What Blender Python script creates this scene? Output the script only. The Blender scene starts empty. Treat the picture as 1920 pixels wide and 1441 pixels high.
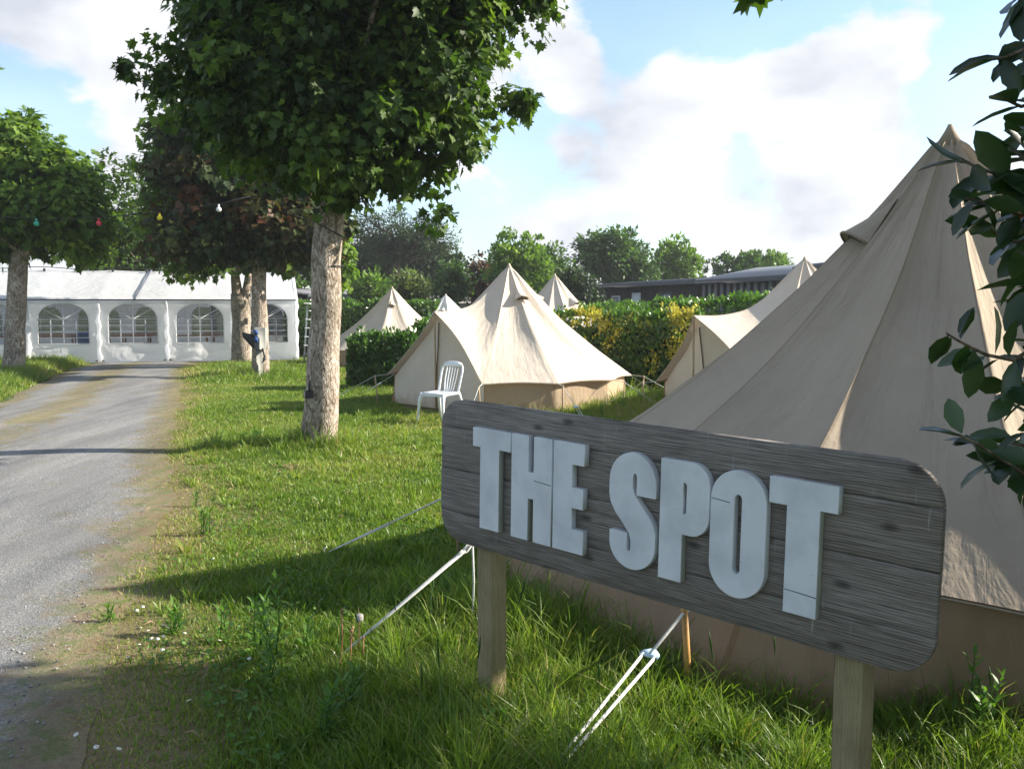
import bpy, math, random
import numpy as np
from mathutils import Vector, noise
random.seed(7); RNG = np.random.default_rng(7)
scene = bpy.context.scene
COL = scene.collection
R = math.radians

# ------------------------------------------------------------------ camera
EYE = 1.7; FPX = 1700.0; HORIZ = 573.0
PITCH = math.atan((720.5-HORIZ)/FPX)
cam_d = bpy.data.cameras.new('camera'); cam = bpy.data.objects.new('camera', cam_d); COL.objects.link(cam)
cam.location = (0, 0, EYE); cam.rotation_euler = (R(90)-PITCH, 0, 0)
cam_d.sensor_width = 36; cam_d.lens = 36*FPX/1920; cam_d.clip_end = 2000; cam_d.clip_start = .05
scene.camera = cam
cP, sP = math.cos(PITCH), math.sin(PITCH)

def ray(u, v):
    x = (u-960)/FPX; y = -(v-720.5)/FPX
    return np.array([x, cP+y*sP, y*cP-sP])
def at(u, v, Y):
    d = ray(u, v); return np.array([0, 0, EYE])+d*(Y/d[1])
def gr(u, v):
    d = ray(u, v); return np.array([0, 0, EYE])+d*(EYE/-d[2])

# ------------------------------------------------------------------ sun, sky
SUN_EL = R(28.0)
SUN_DIR = Vector((.985, .13, 0)).normalized()*math.cos(SUN_EL)+Vector((0, 0, math.sin(SUN_EL)))
sd = bpy.data.lights.new('sun', 'SUN'); sd.energy = 5.0; sd.angle = R(.6); sd.color = (1, .92, .80)
so = bpy.data.objects.new('sun', sd); COL.objects.link(so)
so.rotation_euler = SUN_DIR.to_track_quat('Z', 'Y').to_euler(); so.location = (30, 4, 30)

world = bpy.data.worlds.new("World"); scene.world = world; world.use_nodes = True
nt = world.node_tree; nt.nodes.clear()
def N(t, tree=None, **k):
    n = (tree or nt).nodes.new(t)
    for a, b in k.items(): setattr(n, a, b)
    return n
def L(a, b, tree=None): (tree or nt).links.new(a, b)
SKY_STR = .10
out = N('ShaderNodeOutputWorld'); bg = N('ShaderNodeBackground'); bg.inputs[1].default_value = SKY_STR
sky = N('ShaderNodeTexSky', sky_type='NISHITA'); sky.sun_disc = False
sky.sun_elevation = SUN_EL; sky.sun_rotation = math.atan2(SUN_DIR.x, SUN_DIR.y)
sky.air_density = 1.0; sky.dust_density = .6; sky.ozone_density = 2.0
tc = N('ShaderNodeTexCoord')
mp = N('ShaderNodeMapping'); mp.inputs['Scale'].default_value = (3.0, 3.0, 5.2)
L(tc.outputs['Generated'], mp.inputs['Vector'])
nz = N('ShaderNodeTexNoise'); nz.inputs['Scale'].default_value = 2.3; nz.inputs['Detail'].default_value = 10; nz.inputs['Roughness'].default_value = .56; nz.inputs['Distortion'].default_value = .15
L(mp.outputs[0], nz.inputs['Vector'])
nz2 = N('ShaderNodeTexNoise'); nz2.inputs['Scale'].default_value = 2.4; nz2.inputs['Detail'].default_value = 6; nz2.inputs['Roughness'].default_value = .5
L(mp.outputs[0], nz2.inputs['Vector'])
acc = nz.outputs['Fac']
# banks of cloud and openings of blue by direction in the sky: (u, v, radius, amount)
for (u, v, rr, am) in [(120, 20, .17, .30), (20, -60, .16, .2), (120, 215, .085, -.30), (10, 170, .08, -.22), (235, 380, .09, .16),
                       (1700, 110, .09, .26), (1520, 130, .08, .24), (1270, 170, .055, .22), (1240, 240, .05, .12), (1090, 110, .05, .15), (1560, 350, .10, .10), (1040, 250, .05, .12), (1100, 360, .1, .08),
                       (1300, 20, .05, -.20), (1160, 25, .04, -.12), (1440, 20, .04, -.25), (1560, -30, .07, -.3), (1350, 265, .05, -.06), (1760, 225, .05, -.1), (1900, 130, .05, -.3), (1890, 20, .06, -.3), (1000, 190, .03, -.2), (1780, 200, .05, -.14),
                       (1300, 400, .12, .06), (1500, 220, .05, .14), (1400, 250, .035, -.14), (1180, 110, .03, -.14), (1330, 70, .04, -.12), (1450, 330, .05, -.03), (960, 330, .05, -.08), (1640, 280, .035, -.10)]:
    d = ray(u, v); d = d/np.linalg.norm(d)
    vd = N('ShaderNodeVectorMath', operation='DISTANCE'); vd.inputs[1].default_value = tuple(d); L(tc.outputs['Generated'], vd.inputs[0])
    m1 = N('ShaderNodeMath', operation='DIVIDE'); m1.inputs[1].default_value = rr; L(vd.outputs['Value'], m1.inputs[0])
    m2 = N('ShaderNodeMath', operation='MULTIPLY'); L(m1.outputs[0], m2.inputs[0]); L(m1.outputs[0], m2.inputs[1])
    m3 = N('ShaderNodeMath', operation='MULTIPLY'); m3.inputs[1].default_value = -1; L(m2.outputs[0], m3.inputs[0])
    m4 = N('ShaderNodeMath', operation='EXPONENT'); L(m3.outputs[0], m4.inputs[0])
    m5 = N('ShaderNodeMath', operation='MULTIPLY_ADD'); m5.inputs[1].default_value = am; L(m4.outputs[0], m5.inputs[0]); L(acc, m5.inputs[2])
    acc = m5.outputs[0]
mr = N('ShaderNodeMapRange', interpolation_type='SMOOTHSTEP'); mr.inputs['From Min'].default_value = .465; mr.inputs['From Max'].default_value = .62
L(acc, mr.inputs['Value'])
# pale veil low in the sky
sx = N('ShaderNodeSeparateXYZ'); L(tc.outputs['Generated'], sx.inputs[0])
hz = N('ShaderNodeMapRange'); hz.inputs['From Min'].default_value = 0; hz.inputs['From Max'].default_value = .42; hz.inputs['To Min'].default_value = .42; hz.inputs['To Max'].default_value = 0
L(sx.outputs['Z'], hz.inputs['Value'])
mx = N('ShaderNodeMath', operation='MAXIMUM'); L(mr.outputs[0], mx.inputs[0]); L(hz.outputs[0], mx.inputs[1])
cs = N('ShaderNodeMapRange'); cs.inputs['From Min'].default_value = .35; cs.inputs['From Max'].default_value = .65
L(nz2.outputs['Fac'], cs.inputs['Value'])
CL = .46/SKY_STR
cc = N('ShaderNodeMix', data_type='RGBA'); cc.inputs['A'].default_value = (CL*.60, CL*.64, CL*.71, 1); cc.inputs['B'].default_value = (CL*1.0, CL*1.0, CL*1.02, 1)
L(cs.outputs[0], cc.inputs['Factor'])
mxc = N('ShaderNodeMix', data_type='RGBA'); L(mx.outputs[0], mxc.inputs['Factor'])
sky_tint = N('ShaderNodeMix', data_type='RGBA', blend_type='MULTIPLY'); sky_tint.inputs['Factor'].default_value = 1; sky_tint.inputs['B'].default_value = (.93, 1.0, 1.05, 1)
L(sky.outputs[0], sky_tint.inputs['A'])
L(sky_tint.outputs['Result'], mxc.inputs['A']); L(cc.outputs['Result'], mxc.inputs['B'])
L(mxc.outputs['Result'], bg.inputs[0]); L(bg.outputs[0], out.inputs[0])

vs = scene.view_settings; vs.view_transform = 'Standard'; vs.look = 'None'; vs.gamma = 1; vs.exposure = 1.38
scene.cycles.max_bounces = 8; scene.cycles.transparent_max_bounces = 12

# ------------------------------------------------------------------ object helpers
def tag(o, label=None, cat=None, group=None, kind=None):
    if label: o['label'] = label
    if cat: o['category'] = cat
    if group: o['group'] = group
    if kind: o['kind'] = kind
    return o
def thing(name, loc, label, cat, group=None):
    o = bpy.data.objects.new(name, None); COL.objects.link(o); o.location = tuple(loc); o.empty_display_size = .2
    return tag(o, label, cat, group)
def world_loc(o):
    v = Vector(o.location)
    while o.parent: o = o.parent; v += Vector(o.location)
    return np.array(v)
def mesh_np(name, V, Fs, mat, parent=None, tint=None, smooth=False, uv=None, loc=None):
    """V (n,3) world coordinates; Fs list of (m,k) index arrays; tint per vertex float"""
    V = np.asarray(V, dtype=np.float64)
    off = world_loc(parent) if parent is not None else (np.array(loc) if loc is not None else np.zeros(3))
    V = V-off
    me = bpy.data.meshes.new(name)
    Fs = [np.asarray(f, dtype=np.int32) for f in Fs if len(f)]
    me.vertices.add(len(V)); me.vertices.foreach_set('co', V.astype(np.float32).ravel())
    li = np.concatenate([f.ravel() for f in Fs]); ls = []; s = 0
    for f in Fs:
        ls.append(s+np.arange(len(f))*f.shape[1]); s += f.size
    ls = np.concatenate(ls)
    me.loops.add(len(li)); me.loops.foreach_set('vertex_index', li)
    me.polygons.add(len(ls)); me.polygons.foreach_set('loop_start', ls.astype(np.int32))
    if uv is not None:
        ul = me.uv_layers.new(name='UVMap'); ul.data.foreach_set('uv', np.asarray(uv, dtype=np.float32)[li].ravel())
    if tint is not None:
        a = me.attributes.new('tint', 'FLOAT', 'POINT'); a.data.foreach_set('value', np.asarray(tint, dtype=np.float32))
    me.update(calc_edges=True); me.validate()
    if smooth: me.polygons.foreach_set('use_smooth', np.ones(len(me.polygons), dtype=bool))
    if mat: me.materials.append(mat)
    o = bpy.data.objects.new(name, me); COL.objects.link(o)
    if parent is not None: o.parent = parent
    elif loc is not None: o.location = tuple(loc)
    return o
class MB:
    def __init__(s): s.V = []; s.F = {}; s.n = 0
    def add(s, V, F):
        V = np.asarray(V, dtype=float)
        for f in F: s.F.setdefault(len(f), []).append([i+s.n for i in f])
        s.V.append(V); s.n += len(V); return s
    def box(s, c, size, rz=0, ax=None):
        c = np.asarray(c, float); hx, hy, hzz = [q/2 for q in size]
        if ax is None:
            ca, sa = math.cos(rz), math.sin(rz); ax = np.array([[ca, sa, 0], [-sa, ca, 0], [0, 0, 1]])
        ax = np.asarray(ax, float)
        b = min(hx, hy, hzz)*.12
        V = []; F = []
        # bevelled box: 24 verts
        idx = {}
        for sx_ in (-1, 1):
            for sy_ in (-1, 1):
                for sz_ in (-1, 1):
                    for a in range(3):
                        p = [sx_*(hx-b), sy_*(hy-b), sz_*(hzz-b)]; p[a] += (sx_, sy_, sz_)[a]*b
                        idx[(sx_, sy_, sz_, a)] = len(V); V.append(c+p[0]*ax[0]+p[1]*ax[1]+p[2]*ax[2])
        def q(*k): F.append([idx[i] for i in k])
        for a in range(3):
            o1, o2 = [(1, 2), (0, 2), (0, 1)][a]
            for sg in (-1, 1):
                def key(s1, s2, aa=a):
                    t = [0, 0, 0]; t[a] = sg; t[o1] = s1; t[o2] = s2; return (t[0], t[1], t[2], aa)
                q(key(-1, -1), key(1, -1), key(1, 1), key(-1, 1))
        for a, b_ in ((0, 1), (0, 2), (1, 2)):
            cax = 3-a-b_
            for s1 in (-1, 1):
                for s2 in (-1, 1):
                    def key(s3, aa):
                        t = [0, 0, 0]; t[a] = s1; t[b_] = s2; t[cax] = s3; return (t[0], t[1], t[2], aa)
                    q(key(-1, a), key(1, a), key(1, b_), key(-1, b_))
        for sx_ in (-1, 1):
            for sy_ in (-1, 1):
                for sz_ in (-1, 1): q((sx_, sy_, sz_, 0), (sx_, sy_, sz_, 1), (sx_, sy_, sz_, 2))
        return s.add(V, F)
    def tube(s, pts, rad, n=8, flat=1.0, cap=True):
        pts = [np.asarray(p, float) for p in pts]; m = len(pts)
        if not hasattr(rad, '__len__'): rad = [rad]*m
        V = []; F = []; prev = None
        for i, p in enumerate(pts):
            t = pts[min(i+1, m-1)]-pts[max(i-1, 0)]; t = t/(np.linalg.norm(t)+1e-9)
            if prev is None:
                a = np.cross(t, [0, 0, 1.0])
                if np.linalg.norm(a) < .05: a = np.cross(t, [1.0, 0, 0])
            else: a = prev-t*np.dot(prev, t)
            a /= np.linalg.norm(a)+1e-9; b = np.cross(t, a); prev = a
            for k in range(n):
                an = 2*math.pi*k/n; V.append(p+rad[i]*(math.cos(an)*a+math.sin(an)*b*flat))
        for i in range(m-1):
            for k in range(n): F.append([i*n+k, i*n+(k+1) % n, (i+1)*n+(k+1) % n, (i+1)*n+k])
        if cap:
            F.append(list(range(n))[::-1]); F.append([(m-1)*n+k for k in range(n)])
        return s.add(V, F)
    def prism(s, poly, o, ex, ey, ez, t0, t1):
        """poly 2D in (ex,ey) extruded along ez from t0 to t1"""
        n = len(poly); o = np.asarray(o, float)
        V = [o+a*ex+b*ey+t0*ez for a, b in poly]+[o+a*ex+b*ey+t1*ez for a, b in poly]
        F = [list(range(n)), [n+k for k in range(n)][::-1]]+[[k, n+k, n+(k+1) % n, (k+1) % n] for k in range(n)]
        return s.add(V, F)
    def build(s, name, mat, parent=None, smooth=False, loc=None):
        V = np.concatenate(s.V)
        return mesh_np(name, V, [np.array(f) for f in s.F.values()], mat, parent, smooth=smooth, loc=loc)

# ------------------------------------------------------------------ materials
def newmat(name):
    m = bpy.data.materials.new(name); m.use_nodes = True; t = m.node_tree
    b = t.nodes['Principled BSDF']; return m, t, b
def ramp(t, stops, fac):
    r = N('ShaderNodeValToRGB', t); e = r.color_ramp.elements
    while len(e) < len(stops): e.new(.5)
    for i, (p, c) in enumerate(stops): e[i].position = p; e[i].color = (*c, 1)
    L(fac, r.inputs[0], t); return r.outputs[0]
def tnoise(t, scale, detail=4, rough=.55, vec=None, mscale=None, kind='Object', dist=0):
    n = N('ShaderNodeTexNoise', t); n.inputs['Scale'].default_value = scale; n.inputs['Detail'].default_value = detail; n.inputs['Roughness'].default_value = rough; n.inputs['Distortion'].default_value = dist
    if vec is None:
        c = N('ShaderNodeTexCoord', t); vec = c.outputs[kind]
    if mscale:
        mm = N('ShaderNodeMapping', t); mm.inputs['Scale'].default_value = mscale; L(vec, mm.inputs[0], t); vec = mm.outputs[0]
    L(vec, n.inputs['Vector'], t); return n.outputs['Fac']
def bump(t, b, h, strength=.3, dist=.01, prev=None):
    n = N('ShaderNodeBump', t); n.inputs['Strength'].default_value = strength; n.inputs['Distance'].default_value = dist
    L(h, n.inputs['Height'], t)
    if prev is not None: L(prev, n.inputs['Normal'], t)
    L(n.outputs[0], b.inputs['Normal'], t); return n.outputs[0]
def simple(name, c, rough=.6, var=.12, scale=8, spec=.3, metallic=0, bumps=None):
    m, t, b = newmat(name)
    f = tnoise(t, scale, 5)
    lo = tuple(x*(1-var) for x in c); hi = tuple(min(1, x*(1+var)) for x in c)
    L(ramp(t, [(.3, lo), (.7, hi)], f), b.inputs['Base Color'], t)
    b.inputs['Roughness'].default_value = rough; b.inputs['Specular IOR Level'].default_value = spec; b.inputs['Metallic'].default_value = metallic
    if bumps: bump(t, b, tnoise(t, bumps[0], 4, dist=.8 if len(bumps) > 2 else 0), bumps[1], bumps[2] if len(bumps) > 2 else .01)
    return m
def mixshader(t, b, extra, fac):
    o = [n for n in t.nodes if n.type == 'OUTPUT_MATERIAL'][0]
    ms = N('ShaderNodeMixShader', t)
    if isinstance(fac, (int, float)): ms.inputs[0].default_value = fac
    else: L(fac, ms.inputs[0], t)
    L(b.outputs[0], ms.inputs[1], t); L(extra, ms.inputs[2], t); L(ms.outputs[0], o.inputs[0], t)
def foliage(name, cols, rough=.5, trans=.3, tcol=None, spec=.35):
    """cols: 3 colours by the tint attribute"""
    m, t, b = newmat(name)
    a = N('ShaderNodeAttribute', t); a.attribute_name = 'tint'
    st = [(i/(len(cols)-1), c) for i, c in enumerate(cols)]
    col = ramp(t, st, a.outputs['Fac'])
    L(col, b.inputs['Base Color'], t); b.inputs['Roughness'].default_value = rough; b.inputs['Specular IOR Level'].default_value = spec
    tr = N('ShaderNodeBsdfTranslucent', t)
    mm = N('ShaderNodeMix', t, data_type='RGBA', blend_type='MULTIPLY'); mm.inputs['Factor'].default_value = 1
    L(col, mm.inputs['A'], t); mm.inputs['B'].default_value = (*(tcol or (1.7, 1.9, .7)), 1)
    L(mm.outputs['Result'], tr.inputs[0], t)
    mixshader(t, b, tr.outputs[0], trans); return m
def canvas(name, c, trans=.22, weave=900, wr=1.0):
    m, t, b = newmat(name)
    tcn = N('ShaderNodeTexCoord', t)
    f = tnoise(t, 1.7, 6, .6)
    base = ramp(t, [(.25, tuple(x*.88 for x in c)), (.55, c), (.8, tuple(min(1, x*1.06) for x in c))], f)
    # seam line where u is near a whole number
    sp = N('ShaderNodeSeparateXYZ', t); L(tcn.outputs['UV'], sp.inputs[0], t)
    fr = N('ShaderNodeMath', t, operation='FRACT'); L(sp.outputs['X'], fr.inputs[0], t)
    s1 = N('ShaderNodeMath', t, operation='SUBTRACT'); s1.inputs[1].default_value = .5; L(fr.outputs[0], s1.inputs[0], t)
    s2 = N('ShaderNodeMath', t, operation='ABSOLUTE'); L(s1.outputs[0], s2.inputs[0], t)
    s3 = N('ShaderNodeMath', t, operation='GREATER_THAN'); s3.inputs[1].default_value = .485; L(s2.outputs[0], s3.inputs[0], t)
    mm = N('ShaderNodeMix', t, data_type='RGBA', blend_type='MULTIPLY'); L(s3.outputs[0], mm.inputs['Factor'], t)
    L(base, mm.inputs['A'], t); mm.inputs['B'].default_value = (.8, .78, .74, 1)
    # faint water stains towards the hem
    st = tnoise(t, 5, 5, .6)
    m3 = N('ShaderNodeMix', t, data_type='RGBA', blend_type='MULTIPLY'); L(ramp(t, [(.58, (0, 0, 0)), (.75, (.35, .35, .35))], st), m3.inputs['Factor'], t)
    L(mm.outputs['Result'], m3.inputs['A'], t); m3.inputs['B'].default_value = (.8, .76, .68, 1)
    L(m3.outputs['Result'], b.inputs['Base Color'], t)
    # mud splash and mildew low on the cloth
    so_ = N('ShaderNodeSeparateXYZ', t); L(tcn.outputs['Object'], so_.inputs[0], t)
    zz = N('ShaderNodeMath', t, operation='MULTIPLY_ADD'); zz.inputs[1].default_value = -1.6; L(so_.outputs['Z'], zz.inputs[0], t); L(tnoise(t, 7, 8, .7), zz.inputs[2], t)
    m4 = N('ShaderNodeMix', t, data_type='RGBA', blend_type='MULTIPLY'); L(ramp(t, [(.20, (0, 0, 0)), (.50, (.8, .8, .8))], zz.outputs[0]), m4.inputs['Factor'], t); L(m3.outputs['Result'], m4.inputs['A'], t); m4.inputs['B'].default_value = (.62, .58, .46, 1)
    L(m4.outputs['Result'], b.inputs['Base Color'], t)
    b.inputs['Roughness'].default_value = .9; b.inputs['Specular IOR Level'].default_value = .1
    w = tnoise(t, 1, 5, .55, vec=tcn.outputs['UV'], mscale=(7, 1.6, 1), dist=.6)
    n1 = bump(t, b, w, .35*wr, .05)
    n2 = bump(t, b, tnoise(t, 9, 5, .6), .25*wr, .02, n1)
    n3 = bump(t, b, s3.outputs[0], .3, .006, n2)
    bump(t, b, tnoise(t, weave, 2), .12, .001, n3)
    tr = N('ShaderNodeBsdfTranslucent', t); tr.inputs[0].default_value = (min(1, c[0]*1.1), c[1]*.97, c[2]*.82, 1)
    mixshader(t, b, tr.outputs[0], trans); return m

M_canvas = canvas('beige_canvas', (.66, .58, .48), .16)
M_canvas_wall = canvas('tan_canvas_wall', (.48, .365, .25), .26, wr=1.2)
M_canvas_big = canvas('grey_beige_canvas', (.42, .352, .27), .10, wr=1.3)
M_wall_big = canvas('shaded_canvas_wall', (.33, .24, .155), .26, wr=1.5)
M_white_canvas = canvas('white_canvas', (.78, .78, .76), .2)
M_pvc = simple('white_pvc', (.84, .85, .86), .4, .03, 3, .4, bumps=(3.2, .7, .05))
_t = M_pvc.node_tree; _tr = N('ShaderNodeBsdfTranslucent', _t); _tr.inputs[0].default_value = (.85, .87, .9, 1); mixshader(_t, _t.nodes['Principled BSDF'], _tr.outputs[0], .5)
M_plastic = simple('white_plastic', (.78, .80, .83), .35, .02, 5, .5)
M_rope = simple('white_rope', (.62, .62, .58), .8, .15, 90, .2, bumps=(400, .6))
M_dark = simple('black_rubber', (.025, .027, .03), .6, .2, 10)
M_zip_vent = simple('zip_and_vent_dark', (.10, .085, .07), .7, .2, 40)
M_alu = simple('pale_aluminium', (.62, .64, .65), .4, .05, 20, .5, .4)
M_greyplate = simple('slider_metal', (.42, .58, .66), .4, .1, 60, .5)
M_boxgrey = simple('box_grey', (.24, .24, .215), .6, .08, 12)
M_blue = simple('socket_blue', (.02, .07, .22), .4, .1, 20)
M_brownwood = simple('brown_table_wood', (.22, .10, .055), .6, .25, 14)

def wood_mat(name, cols, grain=(1.2, 1, 26), knots=True, bumpst=.35, scale=3.2, stains=False):
    m, t, b = newmat(name)
    c = N('ShaderNodeTexCoord', t)
    a = tnoise(t, scale, 7, .62, vec=c.outputs['UV'], mscale=(grain[0], grain[2], 1), dist=.5)
    g = tnoise(t, scale*2.6, 6, .7, vec=c.outputs['UV'], mscale=(grain[0]*.8, grain[2]*2.2, 1), dist=.25)
    mixn = N('ShaderNodeMath', t, operation='MULTIPLY_ADD'); mixn.inputs[1].default_value = .55; L(g, mixn.inputs[0], t)
    h = N('ShaderNodeMath', t, operation='MULTIPLY'); h.inputs[1].default_value = .5; L(a, h.inputs[0], t); L(h.outputs[0], mixn.inputs[2], t)
    if stains:
        wv = N('ShaderNodeTexWave', t); wv.bands_direction = 'Y'; wv.inputs['Scale'].default_value = 38; wv.inputs['Distortion'].default_value = 9; wv.inputs['Detail'].default_value = 3; wv.inputs['Detail Scale'].default_value = .35; wv.inputs['Detail Roughness'].default_value = .6
        m5 = N('ShaderNodeMapping', t); m5.inputs['Scale'].default_value = (.22, 1, 1); L(c.outputs['UV'], m5.inputs[0], t); L(m5.outputs[0], wv.inputs['Vector'], t)
        ad = N('ShaderNodeMath', t, operation='MULTIPLY_ADD'); ad.inputs[1].default_value = .10; L(wv.outputs['Fac'], ad.inputs[0], t)
        sb = N('ShaderNodeMath', t, operation='SUBTRACT'); sb.inputs[1].default_value = .05; L(mixn.outputs[0], sb.inputs[0], t); L(sb.outputs[0], ad.inputs[2], t); mixn = ad
    col = ramp(t, [(.36, cols[0]), (.5, cols[1]), (.64, cols[2])], mixn.outputs[0])
    if knots:
        vo = N('ShaderNodeTexVoronoi', t); vo.voronoi_dimensions = '2D'; vo.inputs['Scale'].default_value = 1.0
        mm = N('ShaderNodeMapping', t); mm.inputs['Scale'].default_value = (2.6, 5.5, 1); L(c.outputs['UV'], mm.inputs[0], t); L(mm.outputs[0], vo.inputs['Vector'], t)
        kn = ramp(t, [(.0, (.75, .75, .75)), (.045, (.5, .5, .5)), (.09, (0, 0, 0))], vo.outputs['Distance'])
        k = N('ShaderNodeMix', t, data_type='RGBA'); L(kn, k.inputs['Factor'], t); L(col, k.inputs['A'], t); k.inputs['B'].default_value = (*[x*.45 for x in cols[0]], 1)
        col = k.outputs['Result']
    big = tnoise(t, 2.2, 4, .6, vec=c.outputs['UV'], mscale=(1, 2.5, 1))
    k2 = N('ShaderNodeMix', t, data_type='RGBA', blend_type='MULTIPLY'); k2.inputs['Factor'].default_value = .7
    L(col, k2.inputs['A'], t); L(ramp(t, [(.35, (.72, .7, .68)), (.65, (1.1, 1.1, 1.1))], big), k2.inputs['B'], t)
    col = k2.outputs['Result']
    if stains:   # thin white runs on the face of the board
        dr = tnoise(t, 1, 3, .6, vec=c.outputs['UV'], mscale=(55, 3.2, 1))
        k3 = N('ShaderNodeMix', t, data_type='RGBA'); L(ramp(t, [(.655, (0, 0, 0)), (.74, (.4, .4, .4))], dr), k3.inputs['Factor'], t)
        L(col, k3.inputs['A'], t); k3.inputs['B'].default_value = (.5, .5, .48, 1); col = k3.outputs['Result']
    L(col, b.inputs['Base Color'], t); b.inputs['Roughness'].default_value = .8; b.inputs['Specular IOR Level'].default_value = .25
    bump(t, b, mixn.outputs[0], bumpst, .006); return m
M_board = wood_mat('weathered_board', [(.055, .046, .038), (.165, .145, .125), (.29, .265, .235)], grain=(1.1, 1, 34), scale=4.2, stains=True, bumpst=.5)
M_post = wood_mat('pale_post_wood', [(.15, .12, .06), (.25, .205, .11), (.34, .29, .17)], grain=(26, 1, 1.2), knots=False)
M_stake = simple('bamboo_stake', (.50, .27, .09), .5, .25, 25)
M_pole = simple('tent_pole_wood', (.38, .27, .16), .6, .2, 30)

def letter_mat():
    m, t, b = newmat('letter_paint')
    c = N('ShaderNodeTexCoord', t)
    w = tnoise(t, 30, 6, .65, mscale=(1, 1, 4)); f = tnoise(t, 8, 5)
    col = ramp(t, [(.3, (.50, .52, .535)), (.6, (.62, .64, .655))], f)
    k = N('ShaderNodeMix', t, data_type='RGBA'); L(ramp(t, [(.66, (0, 0, 0)), (.74, (.7, .7, .7))], w), k.inputs['Factor'], t)
    L(col, k.inputs['A'], t); k.inputs['B'].default_value = (.3, .28, .25, 1)
    L(k.outputs['Result'], b.inputs['Base Color'], t); b.inputs['Roughness'].default_value = .6
    bump(t, b, w, .25, .003); return m
M_letter = letter_mat()

def bark_mat(name, cols, sc=1.0):
    m, t, b = newmat(name)
    a = tnoise(t, 15*sc, 8, .75, mscale=(1, 1, .5), dist=1.2)
    f = tnoise(t, 2.6, 5, .6)
    vo = N('ShaderNodeTexVoronoi', t); vo.feature = 'DISTANCE_TO_EDGE'; vo.inputs['Scale'].default_value = 30*sc
    c = N('ShaderNodeTexCoord', t); mm = N('ShaderNodeMapping', t); mm.inputs['Scale'].default_value = (1, 1, .42); L(c.outputs['Object'], mm.inputs[0], t)
    nv = N('ShaderNodeTexNoise', t); nv.inputs['Scale'].default_value = 14; L(mm.outputs[0], nv.inputs['Vector'], t)
    va = N('ShaderNodeVectorMath', t, operation='MULTIPLY_ADD'); va.inputs[1].default_value = (.08, .08, .08); L(nv.outputs['Color'], va.inputs[0], t); L(mm.outputs[0], va.inputs[2], t)
    L(va.outputs[0], vo.inputs['Vector'], t)
    col = ramp(t, [(.40, cols[0]), (.5, cols[1]), (.60, cols[2])], a)
    k = N('ShaderNodeMix', t, data_type='RGBA', blend_type='MULTIPLY'); k.inputs['Factor'].default_value = .9
    L(col, k.inputs['A'], t); L(ramp(t, [(.0, (.52, .5, .46)), (.05, (.8, .79, .77)), (.14, (1, 1, 1))], vo.outputs['Distance']), k.inputs['B'], t)
    k2 = N('ShaderNodeMix', t, data_type='RGBA', blend_type='MULTIPLY'); k2.inputs['Factor'].default_value = .8
    L(k.outputs['Result'], k2.inputs['A'], t); L(ramp(t, [(.35, (.65, .66, .6)), (.6, (1.05, 1.03, 1))], f), k2.inputs['B'], t)
    L(k2.outputs['Result'], b.inputs['Base Color'], t); b.inputs['Roughness'].default_value = .9; b.inputs['Specular IOR Level'].default_value = .15
    n1 = bump(t, b, vo.outputs['Distance'], .7, .02); bump(t, b, a, .5, .015, n1); return m
M_bark = bark_mat('maple_bark', [(.15, .115, .085), (.35, .29, .24), (.54, .48, .42)])
M_bark2 = bark_mat('dark_bark', [(.07, .055, .04), (.14, .11, .08), (.22, .18, .14)])

M_maple = foliage('maple_leaves', [(.020, .042, .009), (.050, .095, .015), (.15, .23, .035)], .5, .30, spec=.22)
M_maple_pale = foliage('light_maple_leaves', [(.045, .085, .016), (.10, .17, .026), (.19, .27, .045)], .5, .35, spec=.2)  # paler leaf colours for the forked and left-edge trees
M_red = foliage('red_maple_leaves', [(.014, .030, .009), (.032, .055, .014), (.050, .065, .018), (.065, .055, .02), (.13, .055, .025)], .5, .25, (1.8, 1.5, .7), spec=.2)
M_dgreen = foliage('dark_evergreen', [(.014, .03, .012), (.028, .055, .016), (.055, .095, .025)], .6, .2)
M_mgreen = foliage('mid_green_leaves', [(.03, .07, .015), (.06, .12, .025), (.11, .19, .04)], .5, .3)
M_lgreen = foliage('yellow_green_leaves', [(.07, .13, .02), (.12, .2, .035), (.2, .29, .06)], .5, .35)
M_olive = foliage('olive_leaves', [(.06, .09, .025), (.11, .15, .045), (.17, .21, .08)], .55, .3)
M_rust = foliage('rust_leaves', [(.05, .03, .018), (.10, .06, .03), (.17, .11, .05)], .6, .3, (1.4, 1.1, .8))
M_laurel = foliage('laurel_leaves', [(.03, .075, .012), (.065, .14, .02), (.13, .22, .035)], .3, .3, spec=.5)
M_yellow = foliage('yellow_flowers', [(.36, .34, .03), (.50, .46, .05), (.62, .57, .12)], .6, .3, (1.1, 1, .6))
M_shrub = foliage('glossy_shrub_leaves', [(.014, .028, .013), (.03, .06, .02), (.07, .12, .03)], .34, .3, spec=.5)
M_core = simple('hedge_inside', (.012, .02, .008), .9, .4, 20, .05)
M_grass = foliage('grass_blades', [(.033, .072, .010), (.095, .165, .022), (.17, .25, .04), (.27, .26, .09), (.36, .29, .15)], .42, .38, (1.5, 1.6, .6), spec=.3)
M_weed = foliage('weed_leaves', [(.04, .10, .015), (.08, .17, .025), (.12, .22, .035)], .5, .35)
M_daisy = simple('daisy_petals', (.75, .75, .72), .6, .05, 50)
M_seed = simple('seed_head_down', (.45, .42, .38), .9, .2, 80)
M_redstem = simple('red_brown_stem', (.34, .15, .09), .6, .3, 40)

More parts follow.
